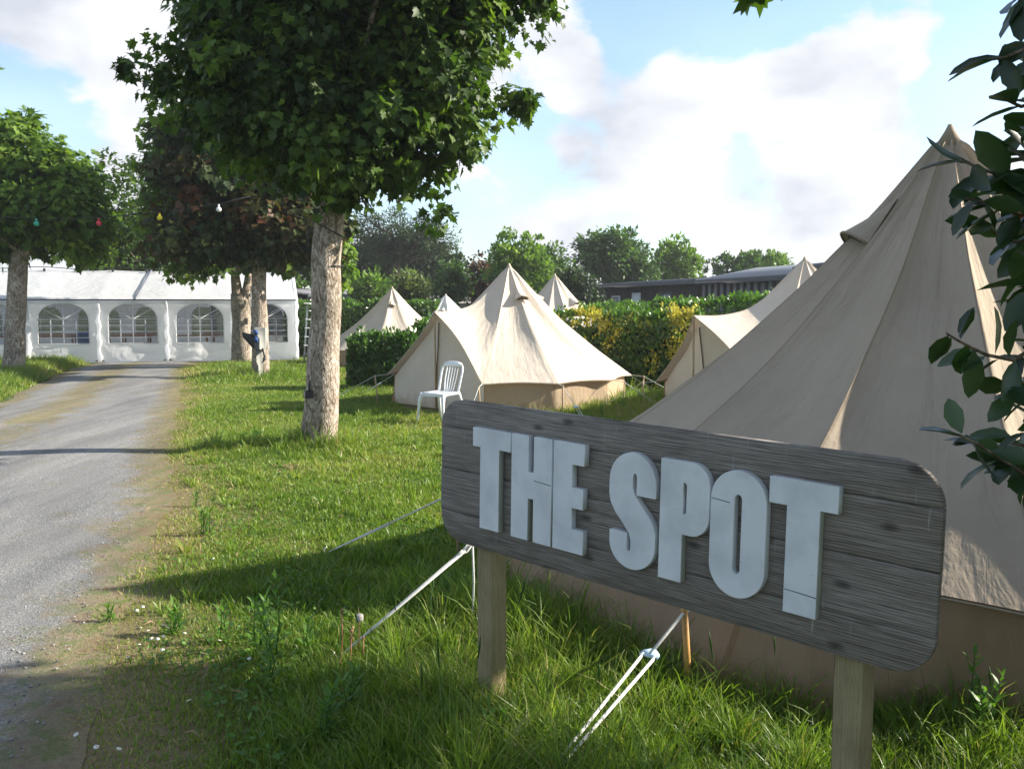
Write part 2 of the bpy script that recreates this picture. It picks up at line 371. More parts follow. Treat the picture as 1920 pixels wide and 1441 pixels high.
# ------------------------------------------------------------------ ground and path
PR = [(-1.2, 1.5), (-1.55, 2.6), (-1.77, 3.37), (-2.02, 4.0), (-2.41, 5.38), (-2.98, 7.38), (-4.1, 10.36), (-5.86, 15.42), (-7.5, 20.2), (-9.0, 24.6), (-9.6, 27.5)]
PL = [(-6.0, 1.5), (-6.2, 2.6), (-6.2, 3.37), (-6.3, 4.0), (-6.6, 5.4), (-7.1, 7.4), (-7.9, 10.4), (-9.05, 15.9), (-10.6, 20.5), (-12.0, 24.6), (-12.4, 27.5)]
def interp_poly(P, y):
    ys = np.array([p[1] for p in P]); xs = np.array([p[0] for p in P]); return np.interp(y, ys, xs)
def hgt(x, y):
    """gentle unevenness of the lawn"""
    x = np.asarray(x, float); y = np.asarray(y, float)
    return .012*np.sin(x*1.3+.7)*np.sin(y*.9)+.008*np.sin(x*3.1+y*1.7)

def ground_mat():
    m, t, b = newmat('lawn_soil')
    f0 = tnoise(t, .9, 8, .62); g = tnoise(t, 40, 5, .7)
    at_ = N('ShaderNodeAttribute', t); at_.attribute_name = 'tint'
    fm = N('ShaderNodeMath', t, operation='MULTIPLY_ADD'); fm.inputs[1].default_value = .22; L(at_.outputs['Fac'], fm.inputs[0], t); L(f0, fm.inputs[2], t); f = fm.outputs[0]
    col = ramp(t, [(.3, (.045, .075, .014)), (.5, (.07, .11, .02)), (.60, (.13, .13, .045)), (.72, (.21, .165, .095))], f)
    k = N('ShaderNodeMix', t, data_type='RGBA', blend_type='MULTIPLY'); k.inputs['Factor'].default_value = .8
    L(col, k.inputs['A'], t); L(ramp(t, [(.3, (.55, .55, .55)), (.7, (1.2, 1.2, 1.2))], g), k.inputs['B'], t)
    L(k.outputs['Result'], b.inputs['Base Color'], t); b.inputs['Roughness'].default_value = .95; b.inputs['Specular IOR Level'].default_value = .05
    bump(t, b, g, .6, .03); return m
xs = np.concatenate([np.linspace(-900, -30, 12)[:-1], np.linspace(-30, 30, 241), np.linspace(30, 900, 12)[1:]])
ys = np.concatenate([np.linspace(-60, -2, 6)[:-1], np.linspace(-2, 50, 131), np.linspace(50, 1200, 14)[1:]])
GX, GY = np.meshgrid(xs, ys); fall = np.clip(1-np.maximum(np.abs(GX)-25, GY-40)/10, 0, 1)
V = np.stack([GX, GY, np.where((GY > 0), hgt(GX, GY), 0)*fall-.012], -1).reshape(-1, 3)
nx, ny = len(xs), len(ys); ii = (np.arange(ny-1)[:, None]*nx+np.arange(nx-1)[None]).ravel()
dryg = np.clip(1-np.abs(V[:, 0]-interp_poly(PR, V[:, 1])-.3)/1.1, 0, 1)*(V[:, 1] < 28)
tag(mesh_np('ground', V, [np.stack([ii, ii+1, ii+nx+1, ii+nx], -1)], ground_mat(), tint=dryg, smooth=True), kind='structure')

def path_mat():
    m, t, b = newmat('gravel')
    vo = N('ShaderNodeTexVoronoi', t); vo.inputs['Scale'].default_value = 105
    c = N('ShaderNodeTexCoord', t); L(c.outputs['Object'], vo.inputs['Vector'], t)
    st = ramp(t, [(0, (.10, .105, .11)), (.35, (.16, .165, .17)), (.6, (.21, .215, .215)), (.85, (.28, .275, .26)), (1, (.42, .41, .39))], N_sep(t, vo.outputs['Color']))
    fine = tnoise(t, 160, 4, .7)
    rut = tnoise(t, 1, 6, .6, mscale=(2.2, .35, 1), dist=.4)
    dust = tnoise(t, 1.3, 8, .65)
    k = N('ShaderNodeMix', t, data_type='RGBA'); L(ramp(t, [(.38, (.25, .25, .25)), (.62, (.7, .7, .7))], dust), k.inputs['Factor'], t)
    L(st, k.inputs['A'], t); k.inputs['B'].default_value = (.19, .188, .18, 1)
    a = N('ShaderNodeAttribute', t); a.attribute_name = 'tint'      # 0 in the wheel ruts, 1 at the verge
    pn = tnoise(t, 2.4, 10, .8)
    s = N('ShaderNodeMath', t, operation='MULTIPLY_ADD'); s.inputs[1].default_value = .40; L(a.outputs['Fac'], s.inputs[0], t); L(pn, s.inputs[2], t)
    moss = ramp(t, [(.555, (0, 0, 0)), (.70, (.8, .8, .8)), (.9, (1, 1, 1))], s.outputs[0])
    k2 = N('ShaderNodeMix', t, data_type='RGBA'); L(moss, k2.inputs['Factor'], t); L(k.outputs['Result'], k2.inputs['A'], t)
    L(ramp(t, [(.38, (.17, .115, .065)), (.48, (.21, .17, .10)), (.58, (.11, .13, .04)), (.68, (.20, .19, .09))], tnoise(t, 7, 8, .75)), k2.inputs['B'], t)
    k3 = N('ShaderNodeMix', t, data_type='RGBA', blend_type='MULTIPLY'); k3.inputs['Factor'].default_value = .75
    k4 = N('ShaderNodeMix', t, data_type='RGBA', blend_type='MULTIPLY'); k4.inputs['Factor'].default_value = .8; L(k2.outputs['Result'], k4.inputs['A'], t); L(ramp(t, [(.32, (.66, .66, .68)), (.5, (1, 1, 1)), (.66, (1.3, 1.28, 1.24))], rut), k4.inputs['B'], t)
    L(k4.outputs['Result'], k3.inputs['A'], t); L(ramp(t, [(.3, (.6, .6, .6)), (.7, (1.25, 1.25, 1.25))], fine), k3.inputs['B'], t)
    L(k3.outputs['Result'], b.inputs['Base Color'], t); b.inputs['Roughness'].default_value = .9; b.inputs['Specular IOR Level'].default_value = .2
    n1 = bump(t, b, vo.outputs['Distance'], .45, .006); bump(t, b, tnoise(t, 45, 6, .75), .7, .014, n1); return m
def N_sep(t, col):
    s = N('ShaderNodeSeparateColor', t); L(col, s.inputs[0], t); return s.outputs[0]
ny = 260; nx = 60; yy = np.linspace(1.2, 27.4, ny)
V = []; T = []
for j, y in enumerate(yy):
    xr = interp_poly(PR, y)+.06*noise.noise(Vector((0, y*2.3, 5)))+.10*noise.noise(Vector((3, y*.8, 1))); xl = interp_poly(PL, y)+.25*noise.noise(Vector((9, y*.7, 2)))
    for i in range(nx):
        s = i/(nx-1); x = xl+(xr+.15-xl)*s
        wdt = xr+.15-xl; e = max(0, 1-min(s*wdt/.5, (1-s)*wdt/.60)); mid = math.exp(-((s-.40)/.13)**2)*.42*(1 if y < 13 else 1.55)+.30*math.exp(-((s-.04)/.10)**2)
        V.append((x, y, float(hgt(x, y))*.6+.010-.016*e)); T.append(max(e, mid))
ii = (np.arange(ny-1)[:, None]*nx+np.arange(nx-1)[None]).ravel()
tag(mesh_np('path', V, [np.stack([ii, ii+1, ii+nx+1, ii+nx], -1)], path_mat(), tint=T, smooth=True), kind='structure')

# ------------------------------------------------------------------ leaf / foliage helpers
def unit(v): return v/(np.linalg.norm(v, axis=-1, keepdims=True)+1e-9)
SHAPES = {}
mp_ = [(0, 0), (.16, .02), (.42, -.06), (.34, .18), (.60, .34), (.34, .42), (.36, .62), (.17, .60), (0, 1.0), (-.17, .60), (-.36, .62), (-.34, .42), (-.60, .34), (-.34, .18), (-.42, -.06), (-.16, .02)]
SHAPES['maple'] = (np.array([(x, y, .10*abs(x)-.12*y*y) for x, y in mp_]+[(0, .35, -.06)]), [[16, k, (k+1) % 16] for k in range(16)])
SHAPES['oval'] = (np.array([(0, 0, 0), (.18, .26, .05), (.25, .56, .04), (.14, .86, -.03), (0, 1, -.10), (-.14, .86, -.03), (-.25, .56, .04), (-.18, .26, .05), (0, .3, -.02), (0, .6, -.03)]),
                  [[0, 1, 8], [8, 1, 2], [8, 2, 9], [9, 2, 3], [9, 3, 4], [0, 8, 7], [8, 6, 7], [8, 9, 6], [9, 5, 6], [9, 4, 5]])
SHAPES['lance'] = (np.array([(0, 0, 0), (.11, .4, .03), (0, 1, -.12), (-.11, .4, .03)]), [[0, 1, 2], [0, 2, 3]])
SHAPES['leaf'] = (np.array([(0, 0, 0), (.30, .42, .06), (0, 1, -.05), (-.30, .42, .06)]), [[0, 1, 2], [0, 2, 3]])
def make_leaves(P, A, Nn, S, shape):
    """P points, A tip direction, Nn normals, S sizes -> V,F"""
    loc, fc = SHAPES[shape]; fc = np.array(fc); k = len(loc)
    A = unit(A); B = unit(np.cross(A, Nn)); C = np.cross(B, A)
    V = P[:, None]+S[:, None, None]*(loc[None, :, 0, None]*B[:, None]+loc[None, :, 1, None]*A[:, None]+loc[None, :, 2, None]*C[:, None])
    F = (np.arange(len(P))[:, None, None]*k+fc[None]).reshape(-1, 3)
    return V.reshape(-1, 3), F, k
def leaf_mesh(name, P, A, Nn, S, shape, mat, parent, tint):
    V, F, k = make_leaves(P, A, Nn, S, shape)
    return mesh_np(name, V, [F], mat, parent, tint=np.repeat(tint, k))
def crown_points(ells, nclump, per, cr, shell=.55, seed=0, flat=.8):
    """clumps of leaves spread through a union of ellipsoids -> P, outward, clump tint"""
    g = np.random.default_rng(seed); vol = np.array([(e[3]*e[4]*e[5])**.8 for e in ells]); vol /= vol.sum()
    ci = g.choice(len(ells), nclump, p=vol); E = np.array(ells)[ci]
    d = unit(g.normal(size=(nclump, 3))); rr = shell+(1-shell)*g.random(nclump)**.7
    far = g.random(nclump) < .25; rr = np.where(far, g.random(nclump)*.8, rr)
    bumpy = np.array([1+.34*noise.noise(Vector((d[i]*2.4+ci[i]*3.1).tolist())) for i in range(nclump)])
    C = E[:, :3]+d*E[:, 3:6]*(rr*bumpy)[:, None]
    crs = cr*(.6+.8*g.random(nclump))
    q = g.normal(size=(nclump, per, 3)); q = unit(q)*(g.random((nclump, per, 1))**.45)
    q[..., 2] *= flat
    P = C[:, None]+q*crs[:, None, None]
    O = unit(.65*d[:, None]+.8*q)
    T = np.clip(.42+.22*g.normal(size=nclump)[:, None]+.16*g.normal(size=(nclump, per)), 0, 1)
    return P.reshape(-1, 3), O.reshape(-1, 3), T.reshape(-1), C
def crown(name, root, ells, nclump, per, cr, size, shape, mat, seed, droop=.5, shell=.55, extra=None, upright=0):
    g = np.random.default_rng(seed+99)
    P, O, T, C = crown_points(ells, nclump, per, cr, shell, seed)
    if extra is not None:
        Pe, Oe, Te, _ = crown_points(extra[0], extra[1], extra[2], extra[3], .2, seed+5); P = np.concatenate([P, Pe]); O = np.concatenate([O, Oe]); T = np.concatenate([T, Te])
    n = len(P)
    A = unit(O*.7+g.normal(size=(n, 3))*.45+np.array([0, 0, -droop+upright]))
    Nn = unit(O*.5+np.array([0, 0, .75])+g.normal(size=(n, 3))*.38)
    S = size*(.45+.95*g.random(n))
    leaf_mesh(name, P, A, Nn, S, shape, mat, root, T)
    return C
def trunk_mesh(root, pts, rad, mat, branches=(), sides=14, lumps=.06, seed=0, sc=1.0):
    # resampled, slightly crooked tapered trunk with limbs
    b = MB(); pts = [np.array(p, float) for p in pts]
    P = []; Rr = []
    for i in range(len(pts)-1):
        for k in range(8):
            s = k/8; P.append(pts[i]*(1-s)+pts[i+1]*s); Rr.append(rad[i]*(1-s)+rad[i+1]*s)
    P.append(pts[-1]); Rr.append(rad[-1])
    P = [p+np.array([noise.noise(Vector((p[2]*1.1, seed, 0))), noise.noise(Vector((p[2]*1.1, seed, 7))), 0])*.05*sc for p in P]
    n0 = b.n; b.tube(P, Rr, sides)
    V = b.V[-1]
    for k in range(len(V)):
        i = k//sides; c = P[i]; d = V[k]-c
        f = 1+lumps*noise.noise(Vector((V[k]*np.array([5, 5, 1.6])).tolist()))*1.6+lumps*.8*noise.noise(Vector((V[k]*14).tolist()))
        if i < 4: f += .09*(4-i)/4*(1+.9*math.sin(3*math.atan2(d[1], d[0])+seed))
        V[k] = c+d*f
    for (s0, e, r0) in branches:
        s0 = np.array(s0, float); e = np.array(e, float); mid = (s0+e)/2+np.array([0, 0, -.12*np.linalg.norm(e-s0)])*.5+RNG.normal(size=3)*.04*sc
        b.tube([s0, s0*.6+mid*.4, mid, mid*.5+e*.5, e], [r0, r0*.85, r0*.7, r0*.5, r0*.25], 7)
    return b.build('trunk', mat, root, smooth=True)
def tree(name, label, base, th, r0, lean, ells, nclump, per, cr, size, shape, mat, seed, bark=None, cat='tree', group=None, twin=False, droop=.5, extra=None, upright=0, shell=.55, nbr=26, trunk=True):
    base = np.array([base[0], base[1], 0.0]); root = thing(name, base, label, cat, group)
    top = base+np.array([lean[0], lean[1], th])
    C = crown('crown', root, ells, nclump, per, cr, size, shape, mat, seed, droop, shell, extra, upright)
    g = np.random.default_rng(seed+3); br = []
    cz = np.mean([e[2] for e in ells]); cc_ = np.array([np.mean([e[0] for e in ells]), np.mean([e[1] for e in ells]), cz])
    hi = cc_+np.array([0, 0, .12*(max(e[2]+e[5] for e in ells)-cz)])
    for c in C[g.choice(len(C), min(nbr, len(C)), replace=False)]:
        s = g.random()**1.3; st = top*(1-s)+hi*s; br.append((st, c, r0*.28*(1-.5*s)))
    if twin:
        fk = base+np.array([0, 0, th*.74]); t2 = base+np.array([-.16, 0, th+.7]); t3 = base+np.array([.34, 0, th+.7])
        br += [(fk+np.array([-.07, 0, -.15]), t2, r0*.74), (fk+np.array([.10, 0, -.2]), t3, r0*.66)]
        trunk_mesh(root, [base, fk+np.array([0, 0, .12])], [r0*1.05, r0*1.0], bark or M_bark, br, seed=seed)
    else:
        trunk_mesh(root, [base, base*.5+top*.5, top, hi], [r0*1.05, r0*.93, r0*.86, r0*.3], bark or M_bark, br, seed=seed)
    return root

# ------------------------------------------------------------------ grass
def blades(n_try, region, hfun, wfun, seed, dens=None):
    g = np.random.default_rng(seed)
    y = region[2]+(region[3]-region[2])*g.random(n_try); xl, xr = region[0](y), region[1](y)
    return g, y, xl+(xr-xl)*g.random(n_try)
TENTS = []      # (x, y, r) cleared of grass
def grass_height(x, y):
    d_r = x-interp_poly(PR, y); d_l = interp_poly(PL, y)-x
    on = (d_r < 0) & (d_l < 0)
    h = np.full(len(x), .050)
    x = x+0; nn = .5+.5*np.sin(x*2.1+1.3*np.sin(y*1.7))*np.sin(y*1.5+.8*np.sin(x*2.9))
    h *= .65+.7*nn
    # longer in the foreground below the sign
    f = np.clip((6.3-y)/1.6, 0, 1)*np.clip((d_r-.6)/.8, 0, 1); h += f*(.045+.06*nn)
    f2 = np.clip((5.2-y)/1.0, 0, 1)*np.clip((d_r-1.2)/.8, 0, 1); h += f2*.02
    # round trunks and hedges
    for (cx, cy, r, a) in [(-2.32, 10.84, .5, .20), (-3.2, 10.9, .6, .10), (-6.07, 21.7, 1.3, .22), (-7.2, 24.5, 2.2, .16), (-3.0, 18.4, .8, .1), (2.1, 15.2, 1.3, .26), (3.0, 14, 1.0, .22), (-.1, 13.6, 1.2, .06), (1.0, 10.0, 1.0, .1), (.2, 5.3, 1.2, .03)]:
        h += a*np.exp(-(((x-cx)**2+(y-cy)**2)/r**2))
    # tall verge left of the path
    h += np.clip(d_l/.5, 0, 1)*.26*(y > 13)
    # short beside the path
    h *= np.clip(.45+d_r/1.1, .35, 1)*(d_l < 0)+(d_l >= 0)
    return h, d_r, d_l, on
def grass_obj(name, n, y0, y1, xlf, xrf, width, seed, hscale=1.0, tall=0, tufts=0):
    g = np.random.default_rng(seed); k = g.random(n)
    y = y0+(y1-y0)*k; y = y+g.normal(size=n)*.02
    x = xlf(y)+(xrf(y)-xlf(y))*g.random(n)
    h, d_r, d_l, on = grass_height(x, y)
    clump = .5+.5*np.sin(x*7.3+2*np.sin(y*5.1))*np.sin(y*6.7+1.5*np.sin(x*4.3))
    # sparse on the verge, a few tufts on the path
    edge = np.where(d_l > 0, np.clip(d_l/.25, 0, 1), np.clip((d_r+.12)/.5, 0, 1))
    pn_ = .5+.5*np.sin(x*3.3+2.2*np.sin(y*2.3))*np.sin(y*3.9+1.9*np.sin(x*2.7)); midp = np.exp(-(((d_r)/(d_r+d_l-1e-6)-.55)/.16)**2)
    p = np.where(on, np.clip((d_r+.6)/.8, 0, 1)**1.5*.85*pn_+.02*(clump > .7)+(.10+.12*(y > 12))*midp*(pn_ > .5), np.clip(.32+.68*(d_r+.1)/.8, .1, 1)*(.6+.4*pn_)*(d_l < 0)+(d_l >= 0)*(.12+.88*edge))
    bare = np.exp(-((x+2.35)**2+(y-9.4)**2)/.07)
    p = p*(1-bare)
    keep = g.random(n) < p
    for (cx, cy, r) in TENTS: keep &= ((x-cx)**2+(y-cy)**2) > r*r
    x, y, h, d_r, d_l, clump = [q[keep] for q in (x, y, h, d_r, d_l, clump)]; n = len(x)
    la_fix = None
    if tufts:
        cx_, cy_ = x[:tufts].copy(), y[:tufts].copy(); hc = (.75+.6*g.random(tufts)); ci = g.integers(0, tufts, n)
        dx, dy = g.normal(size=n)*.028, g.normal(size=n)*.028; x, y = cx_[ci]+dx, cy_[ci]+dy; h = h[:tufts][ci]*hc[ci]; d_r = d_r[:tufts][ci]; d_l = d_l[:tufts][ci]; la_fix = np.arctan2(dy, dx)+g.normal(size=n)*.5
    h = h*hscale*(.45+.9*g.random(n)**.8)*(.75+.5*clump)
    if tall: h = h*1.0+tall*g.random(n)
    w = width*(.6+.8*g.random(n))*(1+y*.045)
    an = g.random(n)*2*math.pi; la = g.random(n)*2*math.pi if la_fix is None else la_fix
    lean = h*(.15+.75*g.random(n)**1.5)
    side = np.stack([np.cos(an), np.sin(an), np.zeros(n)], -1); ld = np.stack([np.cos(la), np.sin(la), np.zeros(n)], -1)
    base = np.stack([x, y, hgt(x, y)-.02], -1)
    rows = []
    for t_, wf in ((0, .8), (.42, 1.0), (.78, .62)):
        c = base+np.array([0, 0, 1])*(h*(t_-.16*t_*t_))[:, None]+ld*(lean*t_*t_)[:, None]
        rows += [c-side*(w*wf/2)[:, None], c+side*(w*wf/2)[:, None]]
    rows.append(base+np.array([0, 0, 1])*(h*.82)[:, None]+ld*lean[:, None])
    V = np.stack(rows, 1).reshape(-1, 3); i0 = np.arange(n)*7
    Q = np.concatenate([np.stack([i0, i0+1, i0+3, i0+2], -1), np.stack([i0+2, i0+3, i0+5, i0+4], -1)]); Tt = np.stack([i0+4, i0+5, i0+6], -1)
    patch = .5+.5*np.sin(x*1.7+2.1*np.sin(y*.8+1))*np.sin(y*1.3+1.7*np.sin(x*.9))
    dry = np.clip(1-np.minimum(np.abs(d_r), np.where(d_l > -1, np.abs(d_l)+.3, 9))/.75, 0, 1)
    T = .10+.33*g.random(n)+.15*patch+.30*dry*g.random(n)+(g.random(n) < .05+.3*dry)*.38+(g.random(n) < .05)*.3+.13*((y > 6)*1.0)*patch+(y > 4.5)*.30*g.random(n)*np.clip(np.sin(x*1.1+2.3*np.sin(y*.55+.4))*np.sin(y*.7+1.9*np.sin(x*.6))*2.2-.5, 0, 1)
    lit = np.repeat(np.clip(T, 0, 1), 7).reshape(-1, 7); lit[:, 6] += .05; lit[:, :2] -= .03
    o = mesh_np(name, V, [Q, Tt], M_grass, tint=np.clip(lit, 0, 1).ravel())
    return tag(o, None, 'grass', kind='stuff')

# ------------------------------------------------------------------ bell tents
def pol(c, az, r, z): return np.array([c[0]+r*math.cos(R(az)), c[1]+r*math.sin(R(az)), z])
def guy(root, corner, pole, peg, rr=.006, slider=True, pr=.012, pole_mat=None, double=.55, pole_on=True, spread=1.0):
    """short wooden pole, rope from the eave over it and down to a peg; the lower half runs double through a slider"""
    corner, pole, peg = [np.array(p, float) for p in (corner, pole, peg)]
    if pole_on:
        foot = pole.copy(); foot[2] = -.05; foot[:2] += (pole[:2]-peg[:2])*.04
        b = MB(); b.tube([foot, foot*.5+pole*.5+np.array([.006, .004, 0]), pole+np.array([0, 0, .02])], [pr*1.05, pr, pr*.95], 8)
        b.build('support_pole', pole_mat or M_pole, root, smooth=True)
    j = pole*(1-double)+peg*double
    b = MB(); b.tube([corner, pole+np.array([0, 0, .004]), j], rr, 6)
    sd_ = np.cross(peg-pole, [0, 0, 1.0]); sd_ /= np.linalg.norm(sd_)
    for s in (-1, 1): b.tube([j+sd_*s*.028*spread, j*.5+peg*.5+sd_*s*.016*spread, peg], rr*.92, 6)
    rp = b.build('guy_rope', M_rope, root, smooth=True)
    if slider:
        d = (peg-pole)/np.linalg.norm(peg-pole); up = np.cross(sd_, d)
        k = MB(); k.prism([(-.042, -.012), (.042, -.012), (.038, .014), (.012, .034), (-.012, .034), (-.038, .014)], j, sd_, -d, up, -.005, .005)
        k.build('slider', M_greyplate, rp)
    q = MB(); q.tube([peg+np.array([0, 0, -.12]), peg+np.array([0, 0, .03]), peg+np.array([0, 0, .045])+(pole-peg)*.02], [.004, .004, .004], 6); q.build('peg', M_alu, root)
def bell_tent(name, label, c, Rr, ez, az_apex, nseg, first, mat, mwall, door=None, vents=(), rope_az=None, rope_out=1.25, sagz=.10, dens=10, radial=22, billow=.035, rw=None, ridge_sag=.16, seam_amp=.010, wrinkle=.012, group='bell tents', wall=True, topr=.06, offs=None, seed=1, cat='tent', ropes=True, conc=.11, flare=None):
    """door=(azimuth, half angle, peak radius, peak height)"""
    root = thing(name, (c[0], c[1], 0), label, cat, group)
    A = np.array([c[0], c[1], az_apex]); rw = rw or Rr*.94
    if door:
        a0 = door[0]+door[1]; n = nseg; step = (360-2*door[1])/n; corners = [a0+step*i for i in range(n+1)]
    else:
        n = nseg; step = 360/n; corners = [first+step*i for i in range(n+1)]
    B = []; U = []; W = []        # boundary points, u, distance from seam 0..1
    def ss(m):
        s = np.linspace(0, 1, m+1)[:-1]; return .5-.5*np.cos(math.pi*s)*(.35)-.5*(1-2*s)*.65
    for i in range(n):
        p, q = pol(c, corners[i], Rr, ez), pol(c, corners[i+1], Rr, ez)
        for s in ss(dens):
            w = math.sin(math.pi*s); e = p*(1-s)+q*s; inn = (np.array([c[0], c[1], ez])-e); inn /= np.linalg.norm(inn)
            B.append(e+inn*.035*w*Rr/2+np.array([0, 0, .03*w])); U.append(i+s); W.append(w)
    di = None
    if door:
        pk = pol(c, door[0], door[2], door[3]); di = len(B)
        pL, pR = pol(c, corners[-1], Rr, ez), pol(c, corners[0]+360, Rr, ez)
        for k, (p, q) in enumerate(((pL, pk), (pk, pR))):
            for s in ss(dens*2):
                w = math.sin(math.pi*s); e = p*(1-s)+q*s
                tow = A-e; tow /= np.linalg.norm(tow)
                B.append(e+tow*.11*w); U.append(n+k+s); W.append(w)
        nU = n+2
    else: nU = n
    m = len(B); V = []; UV = []; ridge_j = di+dens*2 if door else -1
    ts = np.linspace(0, 1, radial+1)
    rng = random.Random(seed)
    for k, t in enumerate(ts):
        for j in range(m+1):
            jj = j % m; b_ = B[jj]; w = W[jj]; P = A+(b_-A)*t
            hv = b_-A; hr = math.hypot(hv[0], hv[1]); od = np.array([hv[0]/hr, hv[1]/hr, 0])
            nr = np.array([od[0]*abs(hv[2]), od[1]*abs(hv[2]), hr]); nr /= np.linalg.norm(nr)
            bow = math.sin(math.pi*t)
            isdoor = door and jj >= di
            P = P-nr*(conc*bow)*(Rr/2.3)
            if isdoor:
                dd = abs(jj-ridge_j)/(dens*2); P = P-np.array([0, 0, 1])*ridge_sag*math.sin(math.pi*t)*max(0, 1-dd*1.2)
            P = P-nr*billow*w*math.sin(math.pi*min(1, t*.92))*1.3
            sw = 1-abs(w)
            amp = seam_amp*(sw**6)*(1-t*.4)*(t > .04)
            wr = wrinkle*noise.noise(Vector((U[jj]*3.2, t*4.5, seed*3.7)))+wrinkle*.7*(sw**2)*noise.noise(Vector((U[jj]*16, t*2.2, seed)))*t
            P = P+nr*(amp+wr*bow*1.2)
            # cap round the pole tip
            if t < .05: P = P+od*topr*.35*(1-t/.05)*0
            V.append(P); u = U[jj] if j < m else nU
            UV.append((u+.5*0, t*4))
    idx = (np.arange(radial)[:, None]*(m+1)+np.arange(m)[None]).ravel()
    F = np.stack([idx, idx+m+1, idx+m+2, idx+1], -1)
    o = mesh_np('roof', V, [F], mat, root, uv=UV, smooth=True)
    # hem tape
    hem = MB(); hem.tube([V[radial*(m+1)+j]-np.array([0, 0, .012]) for j in range(m+1)], .011, 5, flat=.6, cap=False); hem.build('hem', mat, root, smooth=True)
    # cap reinforcement
    cap = MB(); rc = topr; cp = [A+np.array([0, 0, .02]), A+np.array([0, 0, -.02]), A+np.array([0, 0, -.13])]
    cap.tube(cp, [.012, .030, .030+.055*rc/.06], 16); cap.build('cap', mat, root, smooth=True)
    # walls
    if wall:
        wt = ez+(az_apex-ez)*(1-rw/Rr)*.45
        Vw = []; UVw = []; PW = []
        st, en = (corners[0], corners[-1]) if door else (corners[0], corners[0]+360)
        tot = int(nseg*14); nz_ = 10
        for j in range(tot+1):
            f = j/tot*(nseg); i = min(int(f), nseg-1); s = f-i
            p, q = pol(c, corners[i], rw, 0), pol(c, corners[i+1], rw, 0); PW.append((p*(1-s)+q*s, f))
        for kz in range(nz_+1):
            z = wt*kz/nz_
            for (p, f) in PW:
                d = p-np.array([c[0], c[1], 0]); d /= np.linalg.norm(d)
                a = .035*noise.noise(Vector((f*2.6, z*2.5, seed+4)))+.02*noise.noise(Vector((f*9, z*5, seed)))
                a *= (1-.75*kz/nz_)*(1.7 if flare else 1)
                e = d*((flare(math.degrees(math.atan2(d[1], d[0])) % 360) if flare else .04)*(1-kz/nz_)+a); Vw.append(p+e+np.array([0, 0, z-.01])); UVw.append((f, z))
        k = len(PW); idx = (np.arange(nz_)[:, None]*k+np.arange(k-1)[None]).ravel()
        mesh_np('wall', Vw, [np.stack([idx, idx+1, idx+k+1, idx+k], -1)], mwall, root, uv=UVw, smooth=True)
    if door:
        wl, wr_ = pol(c, corners[-1], rw*1.0, 0), pol(c, corners[0]+360, rw*1.0, 0)
        wl[2] = wr_[2] = 0; pkd = pk+np.array([math.cos(R(door[0])), math.sin(R(door[0])), 0])*(-.10)+np.array([0, 0, -.05])
        Vd = []; UVd = []; nsx, nz_ = 40, 16
        for a in range(nsx+1):
            s = a/nsx; base = wl*(1-s)+wr_*s
            eL, eR = wl+np.array([0, 0, ez]), wr_+np.array([0, 0, ez])
            if s < .5: q = s*2; top = eL*(1-q)+pkd*q; ww = math.sin(math.pi*q)
            else: q = s*2-1; top = pkd*(1-q)+eR*q; ww = math.sin(math.pi*q)
            tow = A-top; tow /= np.linalg.norm(tow); top = top+tow*.10*ww-np.array([0, 0, .03])
            dn = np.array([math.cos(R(door[0])), math.sin(R(door[0])), 0])
            for b2 in range(nz_+1):
                t = b2/nz_; P = base*(1-t)+top*t
                P = P+dn*(.03*noise.noise(Vector((s*7, P[2]*2.2, seed+8)))+.016*noise.noise(Vector((s*22, P[2]*3, seed+2))))*(1-.6*t)
                Vd.append(P); UVd.append((.1+s*.8, P[2]))
        k = nz_+1; idx = (np.arange(nsx)[:, None]*k+np.arange(nz_)[None]).ravel()
        dm = mesh_np('door_panel', Vd, [np.stack([idx, idx+k, idx+k+1, idx+1], -1)], mat, root, uv=UVd, smooth=True)
        z = MB(); mid = [Vd[(nsx//2)*k+q]+np.array([math.cos(R(door[0])), math.sin(R(door[0])), 0])*.012 for q in range(nz_)]
        z.tube(mid, .009, 6); z.build('zip', M_zip_vent, dm)
        pp = MB(); pp.tube([pol(c, door[0], door[2]-.02, -.02), pk+np.array([0, 0, -.02])], .016, 8); pp.build('door_pole', M_pole, root, smooth=True)
    # vent hoods
    for (va, t0, t1, hw) in vents:
        Vv = []; nn = 12; mm_ = 6
        def roofpt(a, t):
            best = min(range(m), key=lambda j: abs(((math.degrees(math.atan2(B[j][1]-c[1], B[j][0]-c[0]))-a+180) % 360)-180))
            kk = t*radial; k0 = int(kk); fr = kk-k0
            p = np.array(V[k0*(m+1)+best])*(1-fr)+np.array(V[min(k0+1, radial)*(m+1)+best])*fr; return p
        p0, p1 = roofpt(va, t0), roofpt(va, t1); dn = (p1-p0)/np.linalg.norm(p1-p0)
        sdv = np.array([-math.sin(R(va)), math.cos(R(va)), 0]); nrm = np.cross(dn, sdv); nrm *= np.sign(nrm[2]+1e-6)
        for a in range(mm_+1):
            t = a/mm_; wdt = hw*(.12+.88*t)
            for b2 in range(nn+1):
                s = b2/nn*2-1; lift = (1-s*s)**.8*hw*.95*t**1.3+.004
                Vv.append(p0*(1-t)+p1*t+sdv*s*wdt+nrm*lift)
        idx = (np.arange(mm_)[:, None]*(nn+1)+np.arange(nn)[None]).ravel()
        vo = mesh_np('vent_hood', Vv, [np.stack([idx, idx+1, idx+nn+2, idx+nn+1], -1)], mat, root, smooth=True, uv=[(.3+.4*((i % (nn+1))/nn), 1) for i in range(len(Vv))])
        # dark plate stands in for the shaded opening under the hood
        q = MB(); pl = [(math.cos(math.pi*k/8)*hw*.9, math.sin(math.pi*k/8)*hw*.62) for k in range(9)]
